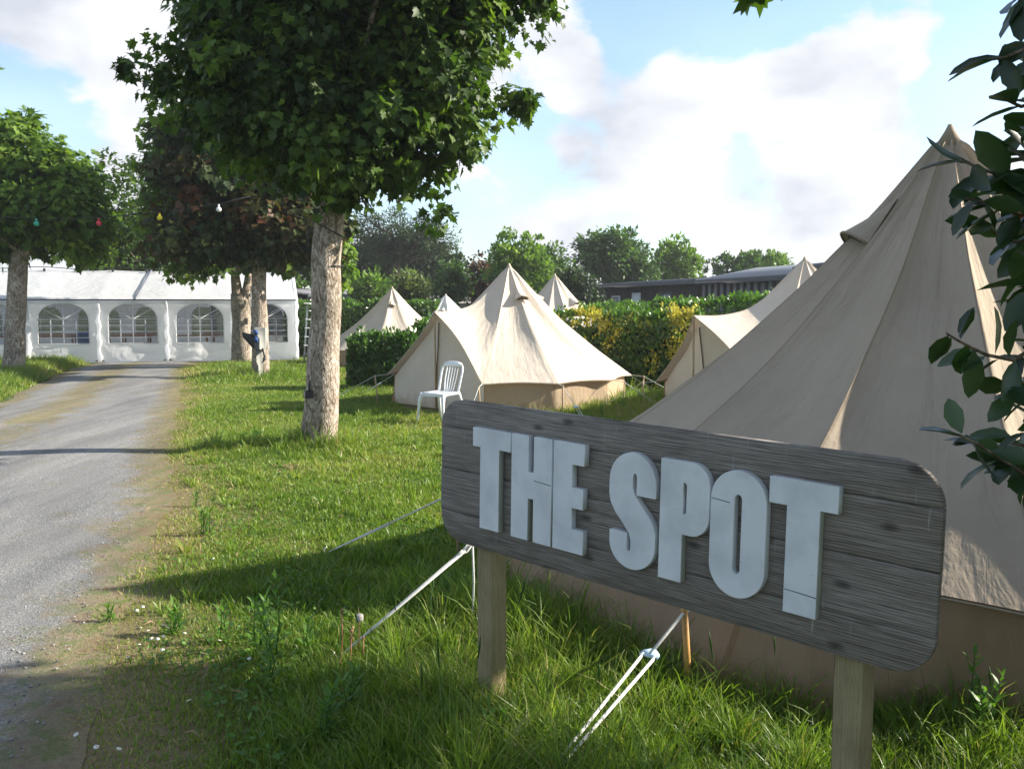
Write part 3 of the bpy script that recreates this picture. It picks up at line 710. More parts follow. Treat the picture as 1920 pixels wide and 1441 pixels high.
        q.prism(pl, p1-dn*.03, sdv, nrm, dn, -.004, .004); q.build('vent_opening', M_zip_vent, vo)
        h2 = MB(); h2.tube([Vv[mm_*(nn+1)+b2] for b2 in range(nn+1)], .009, 5); h2.build('vent_rim', mat, vo, smooth=True)
    if ropes:
        for k, a in enumerate(corners[:-1] if not door else corners):
            if rope_az and not any(abs(((a-x+180) % 360)-180) < 7 for x in rope_az): continue
            guy(root, pol(c, a, Rr, ez), pol(c, a, Rr+.22, ez-.03), pol(c, a, Rr+rope_out, 0), rr=.005)
    TENTS.append((c[0], c[1], rw*.97))
    return root

# near tent on the right
BC = (2.84, 6.0)
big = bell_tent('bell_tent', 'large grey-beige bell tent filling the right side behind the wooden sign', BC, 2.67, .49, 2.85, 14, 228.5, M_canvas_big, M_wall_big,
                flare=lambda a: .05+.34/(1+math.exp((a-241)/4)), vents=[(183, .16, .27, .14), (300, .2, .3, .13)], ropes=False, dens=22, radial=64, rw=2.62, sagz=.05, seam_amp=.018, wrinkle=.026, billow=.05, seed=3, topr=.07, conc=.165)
guy(big, pol(BC, 202.8, 2.67, .49), at(886, 1019, 4.55), gr(622, 1243), rr=.007, double=.06, slider=False, pole_on=False, spread=.25)
guy(big, pol(BC, 228.5, 2.67, .49), at(1283, 1149, 3.78), gr(950, 1550), rr=.0075, double=.24, pr=.016, pole_mat=M_stake)
guy(big, pol(BC, 177.1, 2.67, .49), at(850, 925, 6.1), gr(608, 1038), rr=.006, double=.5, slider=False)
guy(big, pol(BC, 254.2, 2.67, .49), pol(BC, 254.2, 3.15, .47), pol(BC, 254.2, 4.2, 0), rr=.0075)
# the small slider at the foot and the knotted loop at the head of the left rope
lb = MB(); hd = at(886, 1019, 4.55); pg = gr(622, 1243)
for s in (-1, 1): lb.tube([hd, hd*.96+pg*.04+np.array([0, 0, .018*s]), hd*.90+pg*.10], .005, 6)
lb.tube([hd, hd+np.array([.006, 0, -.2]), hd+np.array([-.004, 0, -.46])], .006, 6)
kb = hd*.90+pg*.10; lb.tube([kb-np.array([.02, 0, .02]), kb+np.array([.02, 0, .02])], .012, 6)
lb.build('rope_loop', M_rope, big, smooth=True)

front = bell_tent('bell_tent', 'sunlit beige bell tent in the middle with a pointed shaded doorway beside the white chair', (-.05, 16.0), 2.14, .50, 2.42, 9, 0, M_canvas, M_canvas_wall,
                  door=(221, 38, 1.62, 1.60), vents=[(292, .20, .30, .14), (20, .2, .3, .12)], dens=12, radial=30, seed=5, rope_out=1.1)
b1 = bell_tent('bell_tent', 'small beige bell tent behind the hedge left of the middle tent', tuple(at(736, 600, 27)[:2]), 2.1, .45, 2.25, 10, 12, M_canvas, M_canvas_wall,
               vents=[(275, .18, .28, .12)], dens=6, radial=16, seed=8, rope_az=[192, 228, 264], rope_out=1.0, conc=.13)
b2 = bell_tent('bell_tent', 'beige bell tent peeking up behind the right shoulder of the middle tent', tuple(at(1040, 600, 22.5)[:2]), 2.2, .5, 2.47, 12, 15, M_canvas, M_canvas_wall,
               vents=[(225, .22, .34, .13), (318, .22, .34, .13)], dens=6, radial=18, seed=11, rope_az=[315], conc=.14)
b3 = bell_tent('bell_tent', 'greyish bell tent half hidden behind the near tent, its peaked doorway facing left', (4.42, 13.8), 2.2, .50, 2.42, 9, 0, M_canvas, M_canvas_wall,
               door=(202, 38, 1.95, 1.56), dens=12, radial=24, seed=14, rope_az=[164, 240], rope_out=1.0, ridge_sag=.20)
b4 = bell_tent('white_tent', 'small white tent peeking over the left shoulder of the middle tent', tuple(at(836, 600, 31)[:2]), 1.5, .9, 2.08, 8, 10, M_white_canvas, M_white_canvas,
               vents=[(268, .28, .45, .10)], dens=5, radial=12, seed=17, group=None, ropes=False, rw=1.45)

# ------------------------------------------------------------------ the sign
H = .60
def ratio(v, u=960): d = ray(u, v); return d[2]/d[1]
Y1 = H/(ratio(743.6)-ratio(1005)); Y2 = H/(ratio(871.8)-ratio(1282))
BL_ = at(830, 1005, Y1); BR_ = at(1762, 1282, Y2); LEN = float(np.linalg.norm(BR_-BL_))
EX = (BR_-BL_)/LEN; LEN -= .014; ENn = np.cross(EX, [0, 0, 1.0]); ENn /= np.linalg.norm(ENn); EZ = np.cross(ENn, EX); EZ = EZ if EZ[2] > 0 else -EZ   # ENn points to the camera side
if np.dot(ENn, -BL_) < 0: ENn = -ENn
sign = thing('wooden_sign', (BL_[0], BL_[1], 0), 'weathered grey wooden sign on two posts with raised white letters', 'sign')
TH = .022
def sg(a, b, c=0.0): return BL_+EX*a+EZ*b+ENn*c
rc = .125
def half_in(y, H=H, rc=rc):
    d = 0
    if y < rc: d = rc-math.sqrt(max(0, rc*rc-(rc-y)**2))
    elif y > H-rc: d = rc-math.sqrt(max(0, rc*rc-(y-H+rc)**2))
    return d
seams = [0, .126, .305, .482, H]
V = []; F4 = []; UVs = []; Fs = {}
bV = []; bF = []; bUV = []
for k in range(4):
    y0, y1 = seams[k]+(.0012 if k else 0), seams[k+1]-(.0012 if k < 3 else 0)
    if k == 3: y0 = seams[k]+.0022
    ysl = np.linspace(y0, y1, 13); nxs = 2
    L_ = [(half_in(y), y) for y in ysl]; Rr_ = [(LEN-half_in(y), y) for y in ysl]
    ring = L_+Rr_[::-1]; n = len(ring); s = len(bV); warp = [.0, .0015, -.001, .001][k]
    for (d, ins) in ((-TH/2, 0), (TH/2-.003, 0), (TH/2, .003)):
        cy = (y0+y1)/2
        for (a, b) in ring:
            aa = a+(ins if a < LEN/2 else -ins); bb = b+(ins if b < cy else -ins)*(1 if abs(b-cy) > .001 else 0)*(.5)
            bV.append(sg(aa, bb, d+warp)); bUV.append((aa/1.0+k*3.37, (bb+k*.61)))
    for r_ in range(2):
        for j in range(n): bF.append([s+r_*n+j, s+r_*n+(j+1) % n, s+(r_+1)*n+(j+1) % n, s+(r_+1)*n+j])
    for j in range(12):
        bF.append([s+2*n+j, s+2*n+j+1, s+2*n+n-2-j, s+2*n+n-1-j]); bF.append([s+j, s+n-1-j, s+n-2-j, s+j+1])
board = mesh_np('board', bV, [np.array(bF)], M_board, sign, uv=bUV)
# letters: outlines in board coordinates (metres from the lower left corner)
def arc(cx, cy, rx, ry, a0, a1, n=12): return [(cx+rx*math.cos(R(a0+(a1-a0)*k/n)), cy+ry*math.sin(R(a0+(a1-a0)*k/n))) for k in range(n+1)]
b0, t0 = .098, .502
def stroke_poly(outer, inner): return outer+inner[::-1]
def flat_mesh(name, quads_poly, parent):
    """each entry is (outer ring, inner ring or None); extruded with a small bevel"""
def ext_letter(polys, lab=None):
    """polys: list of closed rings (first outer, others holes) -> curve-filled solid converted to mesh"""
    cu = bpy.data.curves.new('letter', 'CURVE'); cu.dimensions = '2D'; cu.fill_mode = 'BOTH'; cu.extrude = .0125; cu.bevel_depth = .0014; cu.bevel_resolution = 1; cu.offset = -.0014
    for ring in polys:
        sp = cu.splines.new('POLY'); sp.points.add(len(ring)-1); sp.use_cyclic_u = True
        for p, (a, b) in zip(sp.points, ring): p.co = (a, b, 0, 1)
    ob = bpy.data.objects.new('tmp', cu); COL.objects.link(ob)
    dg = bpy.context.evaluated_depsgraph_get(); me = bpy.data.meshes.new_from_object(ob.evaluated_get(dg))
    co = np.zeros(len(me.vertices)*3); me.vertices.foreach_get('co', co); co = co.reshape(-1, 3)
    W = BL_[None]+co[:, :1]*EX+co[:, 1:2]*EZ+(co[:, 2:3]+TH/2+.0155)*ENn-world_loc(sign)
    me.vertices.foreach_set('co', W.astype(np.float32).ravel()); me.update()
    me.materials.clear(); me.materials.append(M_letter)
    bpy.data.objects.remove(ob); bpy.data.curves.remove(cu)
    o = bpy.data.objects.new('letter', me); COL.objects.link(o); o.parent = sign
    return o
TT = lambda x0, x1, s0, s1, hb: [(x0, t0), (x1, t0), (x1, t0-hb), (s1, t0-hb), (s1, b0), (s0, b0), (s0, t0-hb), (x0, t0-hb)]
ext_letter([TT(.227, .441, .270, .378, .076)])
ext_letter([[(.446, b0), (.446, t0), (.536, t0), (.536, .364), (.563, .364), (.563, t0), (.655, t0), (.655, b0), (.563, b0), (.563, .262), (.536, .262), (.536, b0)]])
ext_letter([[(.664, b0), (.664, t0), (.812, t0), (.812, .424), (.756, .424), (.756, .340), (.808, .340), (.808, .264), (.756, .264), (.756, .186), (.811, .186), (.811, b0)]])
# S
S_out = arc(1.026, .398, .099, .106, 0, 180, 16)+[(.927, .352)]+[(.934, .322), (.955, .288), (.990, .252), (1.016, .222), (1.024, .200)]+[(1.024, .185)]+arc(1.016, .180, .009, .022, 0, -180, 6)[0:]+[(1.007, .222), (.932, .222), (.932, .180)]+arc(1.028, .188, .098, .095, 180, 360, 16)+[(1.126, .235), (1.118, .262), (1.095, .296), (1.060, .334), (1.036, .362), (1.030, .380)]+[(1.030, .412)]
S_ring = arc(1.026, .398, .099, .106, 0, 180, 16)+[(.927, .350), (.934, .320), (.955, .287), (.990, .252), (1.014, .224), (1.024, .198), (1.024, .168), (1.020, .158), (1.012, .158), (1.008, .168), (1.008, .222), (.932, .222), (.932, .180)]+arc(1.029, .188, .097, .091, 185, 360, 16)+[(1.126, .236), (1.118, .262), (1.096, .294), (1.062, .330), (1.038, .358), (1.028, .384), (1.028, .418), (1.032, .432), (1.040, .432), (1.044, .420), (1.044, .358), (1.125, .358)]
ext_letter([S_ring])
ext_letter([[(1.142, b0), (1.142, t0), (1.262, t0)]+arc(1.262, .432, .070, .070, 90, 0, 8)+arc(1.262, .330, .070, .070, 0, -90, 8)+[(1.232, .260), (1.232, b0)],
            [(1.232, .432), (1.240, .432), (1.245, .424), (1.245, .336), (1.240, .328), (1.232, .328)]])
ext_letter([arc(1.434, .403, .098, .099, 0, 180, 18)+arc(1.434, .197, .098, .099, 180, 360, 18), (arc(1.434, .410, .013, .016, 0, 180, 8)+arc(1.434, .190, .013, .016, 180, 360, 8))])
ext_letter([TT(1.538, 1.755, 1.597, 1.702, .080)])
for (x0, x1, yy_) in ((1.337, 1.405, .402), (1.600, 1.701, .168), (.566, .653, .335)):
    ck = MB(); ck.prism([(x0, yy_+.0012), (x0+(x1-x0)*.5, yy_-.0012), (x1, yy_-.004), (x1, yy_-.0065), (x0+(x1-x0)*.45, yy_-.0032), (x0, yy_-.001)], BL_, EX, EZ, ENn, TH/2+.028, TH/2+.0301)
    ck.build('crack', M_dark, [c_ for c_ in sign.children if c_.name.startswith('letter')][5 if x0 > 1.3 and x0 < 1.5 else (6 if x0 > 1.5 else 1)])
# posts behind the board
for (pa, top) in ((.243, .50), (1.783, .50)):
    w = .088; cpt = sg(pa, 0, -TH/2-w/2-.002); zt = BL_[2]+top
    V = []; UVp = []
    rows = 14
    for k in range(rows+1):
        z = -.15+(zt+.15)*k/rows
        for (a, b, u) in ((-1, -1, 0), (1, -1, 1), (1, 1, 2), (-1, 1, 3), (-1, -1, 4)):
            for q in (-1, 1):
                # two verts at each corner for a small chamfer
                ex_, ey_ = a*w/2, b*w/2; ch = .004
                if u in (0, 4): pt = (ex_+(ch if q > 0 else 0), ey_+(0 if q > 0 else ch))
                elif u == 1: pt = (ex_-(ch if q < 0 else 0), ey_+(0 if q < 0 else ch))
                elif u == 2: pt = (ex_-(0 if q < 0 else ch), ey_-(ch if q < 0 else 0))
                else: pt = (ex_+(ch if q < 0 else 0), ey_-(0 if q < 0 else ch))
                V.append(np.array([cpt[0], cpt[1], z])+EX*pt[0]*np.array([1, 1, 0])+(-ENn)*pt[1]+0); UVp.append((u*.3+(0 if q < 0 else .02)+pa, z))
    k_ = 10; F = []
    for k in range(rows):
        for j in range(k_-1): F.append([k*k_+j, k*k_+j+1, (k+1)*k_+j+1, (k+1)*k_+j])
    s = len(V); V += [V[rows*k_+j] for j in (1, 2, 3, 4, 5, 6, 7, 8)]; UVp += [(.1, .1)]*8
    Fp = [np.array(F), np.array([[s+i for i in range(8)]])]
    mesh_np('post', V, Fp, M_post, sign, uv=UVp)

# ------------------------------------------------------------------ marquee
mA = np.array([-6.77, 28.5, 0]); mdir = np.array([-8.08, -2.2, 0]); mdir /= np.linalg.norm(mdir); mback = np.array([-mdir[1]*-1, 0, 0])
mback = np.array([mdir[1], -mdir[0], 0]); mback = mback if mback[1] > 0 else -mback
marq = thing('marquee', mA, 'long white party marquee with arched barred windows at the end of the gravel path', 'marquee')
EV = 1.88; RG = 2.86; HWD = 3.0; PWD = 1.905
def mp3(a, b, z): return mA+mdir*a+mback*b+np.array([0, 0, z])
def pane_mat():
    m, t, b = newmat('clear_pvc_pane')
    b.inputs['Base Color'].default_value = (.42, .45, .5, 1); b.inputs['Roughness'].default_value = .12
    tr = N('ShaderNodeBsdfTransparent', t); tr.inputs[0].default_value = (.5, .50, .53, 1)
    mixshader(t, b, tr.outputs[0], .84); return m
M_pane = pane_mat()
def arch_loop(cx, w, zb, zs, zt, n=14):
    """closed loop starting lower right going up round the arch to lower left and back along the sill"""
    P = [(cx+w/2, zb+(zs-zb)*k/5) for k in range(5)]+[(cx+w/2*math.cos(math.pi*k/n), zs+(zt-zs)*math.sin(math.pi*k/n)) for k in range(n+1)]+[(cx-w/2, zs-(zs-zb)*k/5) for k in range(1, 5)]
    P += [(cx-w/2+w*k/8, zb) for k in range(8)]
    return P
def wall_panel(a0, side_b, windowed=True, seed=0):
    a1 = a0+PWD; cx = a0+.955; lp = arch_loop(cx, 1.38, .57, 1.30, 1.79)
    V = []; F = []; n = len(lp); rings = 16; ctr = (cx, 1.1)
    for r_ in range(rings+1):
        t = r_/rings
        for (a, z) in lp:
            da, dz = a-ctr[0], z-ctr[1]; k = min(((PWD/2)/abs(da)) if abs(da) > 1e-6 else 1e9, ((EV-ctr[1])/dz) if dz > 1e-6 else 1e9, ((ctr[1])/-dz) if dz < -1e-6 else 1e9)
            oa, oz = ctr[0]+da*k, ctr[1]+dz*k
            pa, pz = a*(1-t)+oa*t, z*(1-t)+oz*t
            low = max(0, 1-pz/.9)
            w = .035*noise.noise(Vector((pa*2.0+pz*1.2, pz*2.6, seed)))+.02*noise.noise(Vector((pa*6-pz*4, pz*5, seed)))+.03*low*noise.noise(Vector((pa*3.5, pz*1.5, seed+3)))
            fm_ = max(0, noise.noise(Vector((pa*1.1+9, pz*1.3, seed))))*2
            w += .016*fm_*math.sin((pa*(1 if (seed*10)%2 < 1 else -1)*1.6+pz*2.4)*7+4*noise.noise(Vector((pa*2, pz*2, seed))))
            w *= min(1, (pz)/.05+.4)*math.sin(math.pi*min(1, max(0, (pa-a0)/PWD)))**.3
            V.append(mp3(pa, side_b-w*2.0, pz))
    for r_ in range(rings):
        for j in range(n): F.append([r_*n+j, r_*n+(j+1) % n, (r_+1)*n+(j+1) % n, (r_+1)*n+j])
    o = mesh_np('wall_panel', V, [np.array(F)], M_pvc, marq, smooth=True)
    # window: frame bars and pane
    b = MB(); zb, zs, zt = .57, 1.30, 1.79; w = 1.38; y = side_b-.015
    for k in (1, 2, 3): b.box(mp3(cx-w/2+w*k/4, y, (zb+zs+.02)/2), (.024, .008, zs-zb), ax=[mdir, mback, (0, 0, 1)])
    for k in range(0, 5): b.box(mp3(cx, y-.003, zb+(zs-zb)*k/4+(.012 if k == 0 else 0)), (w, .008, .024), ax=[mdir, mback, (0, 0, 1)])
    b.box(mp3(cx, y, (zs+zt)/2), (.022, .008, zt-zs), ax=[mdir, mback, (0, 0, 1)])
    for s in (-1, 1):
        d = np.array([s*.62, .36]); ln = math.hypot(w/2*.78, (zt-zs)*.62); dd = np.array([s*w/2*.78, (zt-zs)*.62])/ln
        e1 = mdir*dd[0]+np.array([0, 0, dd[1]]); e3 = np.cross(e1, mback)
        b.box(mp3(cx, y-.002, zs)+e1*ln/2, (ln, .008, .02), ax=[e1, mback, e3])
    b.tube([mp3(a, y, z) for a, z in lp]+[mp3(lp[0][0], y, lp[0][1])], .014, 5, cap=False)
    wn = b.build('window', M_pvc, marq)
    ring = [mp3(a, side_b+.012, z) for a, z in lp]
    mesh_np('pane', ring+[mp3(cx, side_b+.012, 1.1)], [np.array([[n, k, (k+1) % n] for k in range(n)])], M_pane, wn)
NP_ = 7
for k in range(NP_): wall_panel(k*PWD, 0, seed=k*1.7)
for k in range(NP_): wall_panel(k*PWD, 2*HWD, seed=20+k*1.7)
# end wall with a doorway flap
V = []; F = []; nn = 24
for i in range(nn+1):
    bb = 2*HWD*i/nn; top = EV+(RG-EV)*(1-abs(bb-HWD)/HWD)
    for k in range(9): V.append(mp3(-.0+.03*noise.noise(Vector((bb*3, k*.6, 1))), bb, top*k/8))
for i in range(nn):
    for k in range(8): F.append([i*9+k, (i+1)*9+k, (i+1)*9+k+1, i*9+k+1])
mesh_np('end_wall', V, [np.array(F)], M_pvc, marq, smooth=True)
# roof: two slopes, creased at the frames, with a hanging edge strip
LR = NP_*PWD+.05; V = []; F = []; nl = 100
prof = [(-.10, EV-.13), (-.09, EV-.02), (-.05, EV+.04)]+[(HWD*k/8, EV+.04+(RG-EV-.04)*(k/8)-.05*math.sin(math.pi*k/8)) for k in range(1, 9)]+[(2*HWD-HWD*k/8, EV+.04+(RG-EV-.04)*(k/8)-.05*math.sin(math.pi*k/8)) for k in range(7, 0, -1)]+[(2*HWD+.05, EV+.04), (2*HWD+.1, EV-.13)]
for i in range(nl+1):
    a = -.07+(LR+.07)*i/nl; s = (a/PWD) % 1
    for j, (bb, z) in enumerate(prof):
        sag = -.035*math.sin(math.pi*s)**1*(1 if 2 < j < len(prof)-3 else .15); ed = -.07*max(0, 1-i/1.5)*(j > 2)*(j < len(prof)-3)
        V.append(mp3(a, bb, z+sag+ed*.4+.010*noise.noise(Vector((a*1.5, bb*2, 0)))))
m_ = len(prof)
for i in range(nl):
    for j in range(m_-1): F.append([i*m_+j, (i+1)*m_+j, (i+1)*m_+j+1, i*m_+j+1])
mesh_np('roof', V, [np.array(F)], M_pvc, marq, smooth=True)
b = MB(); b.box(mp3(LR/2, -.115, EV-.005), (LR, .035, .04), ax=[mdir, mback, (0, 0, 1)]); b.build('gutter_strip', simple('dark_grey_tape', (.10, .11, .13), .6), marq)
for a in (4.62, ):
    b = MB(); b.tube([mp3(a+.05, -.10, EV+.03), mp3(a-.02, 1.5, EV+.03+(RG-EV)*.5-.02), mp3(a-.10, HWD, RG+.03)], .035, 6, flat=.5); b.build('roof_strap', simple('grey_strap', (.16, .17, .2), .7), marq)
for k in range(NP_+1):
    b = MB(); pts = [mp3(k*PWD+.02*math.sin(q*2.1+k), -.05-.012*math.cos(q*2.3), .02+(EV-.06)*q/12) for q in range(13)]
    b.tube(pts, [.075*(1+.35*math.sin(q*1.9+k*2)) for q in range(13)], 9, flat=.6); b.build('corner_cover', M_pvc, marq, smooth=True)
b = MB(); b.box(mp3(LR/2-.05, -.10, .03), (LR, .16, .02), ax=[mdir, mback, (0, 0, 1)]); b.build('ground_flap', M_pvc, marq)
# furniture inside, seen through the windows
for k, (a, bb) in enumerate([(1.2, 2.2), (3.2, 2.0), (5.2, 2.3), (7.2, 1.9), (9.3, 2.2), (2.3, 4.2), (5.0, 4.3), (7.8, 4.2)]):
    lab = ['brown trestle table inside the marquee behind the window by the twin trunk', 'brown trestle table inside the marquee behind the second window from the right end', 'brown trestle table inside the marquee right of the strap on the roof', 'brown trestle table inside the marquee behind the window with the blue drum', 'brown trestle table inside the marquee behind the left trunk',
           'brown table at the back of the marquee near its right end', 'brown table at the back of the marquee in its middle', 'brown table at the back of the marquee towards its left end'][k]
    t = thing('trestle_table', mp3(a, bb, 0), lab, 'table', 'tables inside the marquee')
    q = MB(); q.box(mp3(a, bb, .73), (1.5, .7, .035), ax=[mdir, mback, (0, 0, 1)]); q.build('tabletop', M_brownwood, t)
    for sx_ in (-1, 1):
        for sy_ in (-1, 1):
            q = MB(); q.box(mp3(a+sx_*.62, bb+sy_*.28, .355), (.05, .05, .71), ax=[mdir, mback, (0, 0, 1)]); q.build('leg', M_brownwood, t)
q = MB(); c_ = mp3(6.25, .9, 0); q.tube([c_, c_+np.array([0, 0, .42]), c_+np.array([0, 0, .86]), c_+np.array([0, 0, .9])], [.2, .225, .22, .19], 18)
tag(q.build('plastic_drum', M_blue, None, loc=c_), 'blue plastic drum inside the marquee behind a window', 'drum')

# ------------------------------------------------------------------ white chair
cc0 = np.array([-1.04, 13.15, 0]); chair = thing('garden_chair', cc0, 'white plastic garden chair on the grass in front of the tent door', 'chair')
cf = np.array([-.55, -.835, 0]); cf /= np.linalg.norm(cf); cs_ = np.array([-cf[1], cf[0], 0])
if cs_[0] < 0: cs_ = -cs_
def cp(s, f, z): return cc0+cs_*s+cf*f+np.array([0, 0, z])
b = MB(); V = []; n = 10
for k in range(n+1):
    for j in range(n+1):
        s, f = (k/n*2-1), (j/n*2-1); wd = .215-.02*(1-f)/2; rnd = (abs(s)**6)*.02+(max(0, f)**6)*.03
        V.append(cp(s*wd, f*.21, .445-.014*(1-s*s)*(1-f*f)-rnd))
Vt = V+[v-np.array([0, 0, .016]) for v in V]; m_ = (n+1)**2; F = []
for k in range(n):
    for j in range(n):
        a = k*(n+1)+j; F += [[a, a+n+1, a+n+2, a+1], [m_+a, m_+a+1, m_+a+n+2, m_+a+n+1]]
for k in range(n):
    for (a, b_) in ((k, k+1), (n*(n+1)+k, n*(n+1)+k+1), (k*(n+1), (k+1)*(n+1)), (k*(n+1)+n, (k+1)*(n+1)+n)): F.append([a, b_, m_+b_, m_+a])
b.add(Vt, F); b.build('seat', M_plastic, chair, smooth=True)
b = MB(); b.tube([cp(-.19, .19, .432), cp(.19, .19, .432)], .022, 8); b.tube([cp(-.205, .19, .43), cp(-.195, -.19, .43)], .02, 8); b.tube([cp(.205, .19, .43), cp(.195, -.19, .43)], .02, 8); b.build('seat_rim', M_plastic, chair, smooth=True)
for sx_ in (-1, 1):
    b = MB(); b.tube([cp(sx_*.195, .185, .44), cp(sx_*.212, .215, .36), cp(sx_*.235, .255, 0)], [.028, .027, .017], 8); b.build('leg', M_plastic, chair, smooth=True)
    b = MB(); b.tube([cp(sx_*.185, -.185, .44), cp(sx_*.198, -.22, .34), cp(sx_*.22, -.285, 0)], [.026, .024, .016], 8); b.build('leg', M_plastic, chair, smooth=True)
b = MB(); fr_ = []
for k in range(21):
    a = math.pi*k/20; x = -.19*math.cos(a); x = math.copysign(abs(x/.19)**.62*.19, x); z = .72+.145*math.sin(a)**.8
    fr_.append((x, z))
pts = [(-.178, .44), (-.182, .52), (-.186, .62)]+fr_+[(.186, .62), (.182, .52), (.178, .44)]
b.tube([cp(x, -.19-.13*((z-.44)/.43)**1.15, z) for x, z in pts], .019, 8, flat=.75)
b.tube([cp(-.15+.3*k/6, -.185-.13*((.835-.44)/.43)**1.15, .832+.006*math.sin(math.pi*k/6)) for k in range(7)], .030, 8, flat=1.0)
bk = b.build('backrest', M_plastic, chair, smooth=True)
for k in range(5):
    x0 = -.075+.0375*k; x1 = -.10+.05*k; b = MB()
    b.tube([cp(x0*(1-t)+x1*t+(.012*math.sin(math.pi*t)*(k-2)/2), -.19-.13*((.44+.39*t-.44)/.43)**1.15, .44+.39*t) for t in np.linspace(0, 1, 8)], .0095, 6, flat=.5); b.build('slat', M_plastic, bk, smooth=True)

# ------------------------------------------------------------------ ladder, power box, box on trunk
lc = at(575, 674, 27.2); lad = thing('stepladder', (lc[0], lc[1], 0), 'pale folding ladder standing at the right end of the marquee', 'ladder')
for s in (0, 1):
    b = MB(); b.tube([np.array([lc[0]-.08+s*.42, lc[1], 0]), np.array([lc[0]-.02+s*.34, lc[1]+.35, 1.75])], .028, 6, flat=.6); b.build('stile', M_alu, lad)
    b = MB(); b.tube([np.array([lc[0]-.26+s*.8, lc[1]+.75, 0]), np.array([lc[0]-.02+s*.34, lc[1]+.38, 1.75])], .022, 6, flat=.6); b.build('rear_strut', M_alu, lad)
for k in range(6):
    z = .25+k*.26; t = z/1.75; b = MB(); b.box(np.array([lc[0]+.11+.02*t, lc[1]+.35*t, z]), (.44-.08*t, .07, .025)); b.build('rung', M_alu, lad)
b = MB(); b.box(np.array([lc[0]+.14, lc[1]+.36, 1.77]), (.5, .22, .03)); b.build('top_plate', M_alu, lad)

pb = np.array([at(487, 700, 21.45)[0], 21.45, 0]); px = thing('power_box', pb, 'grey power box with blue sockets on a short post against the slim trunk', 'power box')
b = MB(); b.box(pb+np.array([0, 0, .40]), (.13, .05, .86)); b.build('post', M_boxgrey, px)
zc = at(489, 605, pb[1])[2]
zb_ = at(489, 652, pb[1])[2]; zt_ = at(489, 620, pb[1])[2]
b = MB(); b.box(pb+np.array([.05, -.02, (zb_+zt_)/2+.02]), (.26, .14, (zt_-zb_)+.12)); b.build('cabinet', M_boxgrey, px)
for k in (0, 1):
    b = MB(); c_ = pb+np.array([-.02, -.11, zt_-.06-.17*k]); b.tube([c_, c_+np.array([0, -.07, .02])], [.045, .042], 12); b.tube([c_+np.array([0, -.07, .02]), c_+np.array([0, -.10, .07])], [.05, .045], 12)
    b.build('socket', M_blue, px, smooth=True)
b = MB(); z1 = (zb_+zt_)/2; b.prism([(-.38, .17), (-.05, .10), (-.05, -.26), (-.14, -.20), (-.36, .05)], pb+np.array([0, -.04, z1]), np.array([1, 0, 0.]), np.array([0, 0, 1.]), np.array([0, 1., 0]), -.02, .02); b.build('open_lid', M_dark, px)
b = MB(); b.tube([pb+np.array([.1, -.08, zb_]), pb+np.array([.16, -.12, zb_-.2]), pb+np.array([.10, -.10, zb_-.34]), pb+np.array([.18, -.1, zb_-.25])], .022, 6); b.build('cable', M_dark, px, smooth=True)

# ------------------------------------------------------------------ trees in the middle distance
def loc_at(u, Y): return at(u, 600, Y)[:2]
mt = tree('maple_tree', 'large green maple with a thick pale trunk standing nearest on the lawn', (-2.32, 10.84), 2.75, .195, (.17, 0), [
    (-1.85, 10.9, 5.5, 1.75, 1.9, 2.0), (-2.95, 10.7, 4.3, .95, 1.3, 1.1), (-1.0, 10.7, 4.5, .95, 1.3, 1.2), (-.30, 10.6, 5.6, .75, 1.1, .8), (-1.9, 10.4, 3.7, 1.0, 1.1, .8), (-1.05, 10.6, 3.45, .45, .7, .45), (-3.05, 10.8, 5.6, .65, 1.1, 1.2), (-3.45, 10.8, 3.95, .35, .6, .4), (-1.95, 10.3, 3.05, .35, .4, .25)],
    900, 60, .33, .108, 'maple', M_maple, 11, droop=.75, nbr=40,
    extra=([(-4.35, 10.8, 4.42, .42, .2, .12), (-4.05, 10.8, 4.3, .3, .2, .15), (-1.98, 10.5, 3.0, .42, .35, .26), (.35, 10.6, 5.25, .35, .3, .2), (-.75, 10.5, 2.72, .32, .3, .10), (.12, 10.6, 4.05, .25, .3, .3)], 34, 26, .15))
wr = MB(); 
for z_, tilt in ((2.15, .02), (2.6, -.1)):
    cx_, cy_ = -2.32+.17*z_/2.75, 10.84
    wr.tube([np.array([cx_+.192*math.cos(a), cy_+.192*math.sin(a), z_+tilt*math.cos(a)]) for a in np.linspace(0, 2*math.pi, 25)], .007, 5)
wr.tube([np.array([-2.355, 10.645, 2.6]), np.array([-2.375, 10.635, 2.4]), np.array([-2.36, 10.64, 2.15])], .006, 5)
wr.build('wrapped_cable', M_dark, mt, smooth=True)
kb_ = MB(); kc = np.array([-2.06, 10.72, 2.42])
for a_, s_ in ((0, .05), (.13, .035), (-.12, .035)):
    kb_.tube([kc+np.array([-.04, .06, a_]), kc+np.array([0, 0, a_]), kc+np.array([.015, -.015, a_])], [s_*1.2, s_, s_*.3], 9)
kb_.build('branch_scar', M_bark, mt, smooth=True)
b = MB(); b.box(np.array([-2.405, 10.655, .66]), (.11, .06, .09), .3)
b.tube([np.array([-2.39, 10.64, .70]), np.array([-2.38, 10.63, .88])], .012, 6); b.build('junction_box', M_dark, mt)

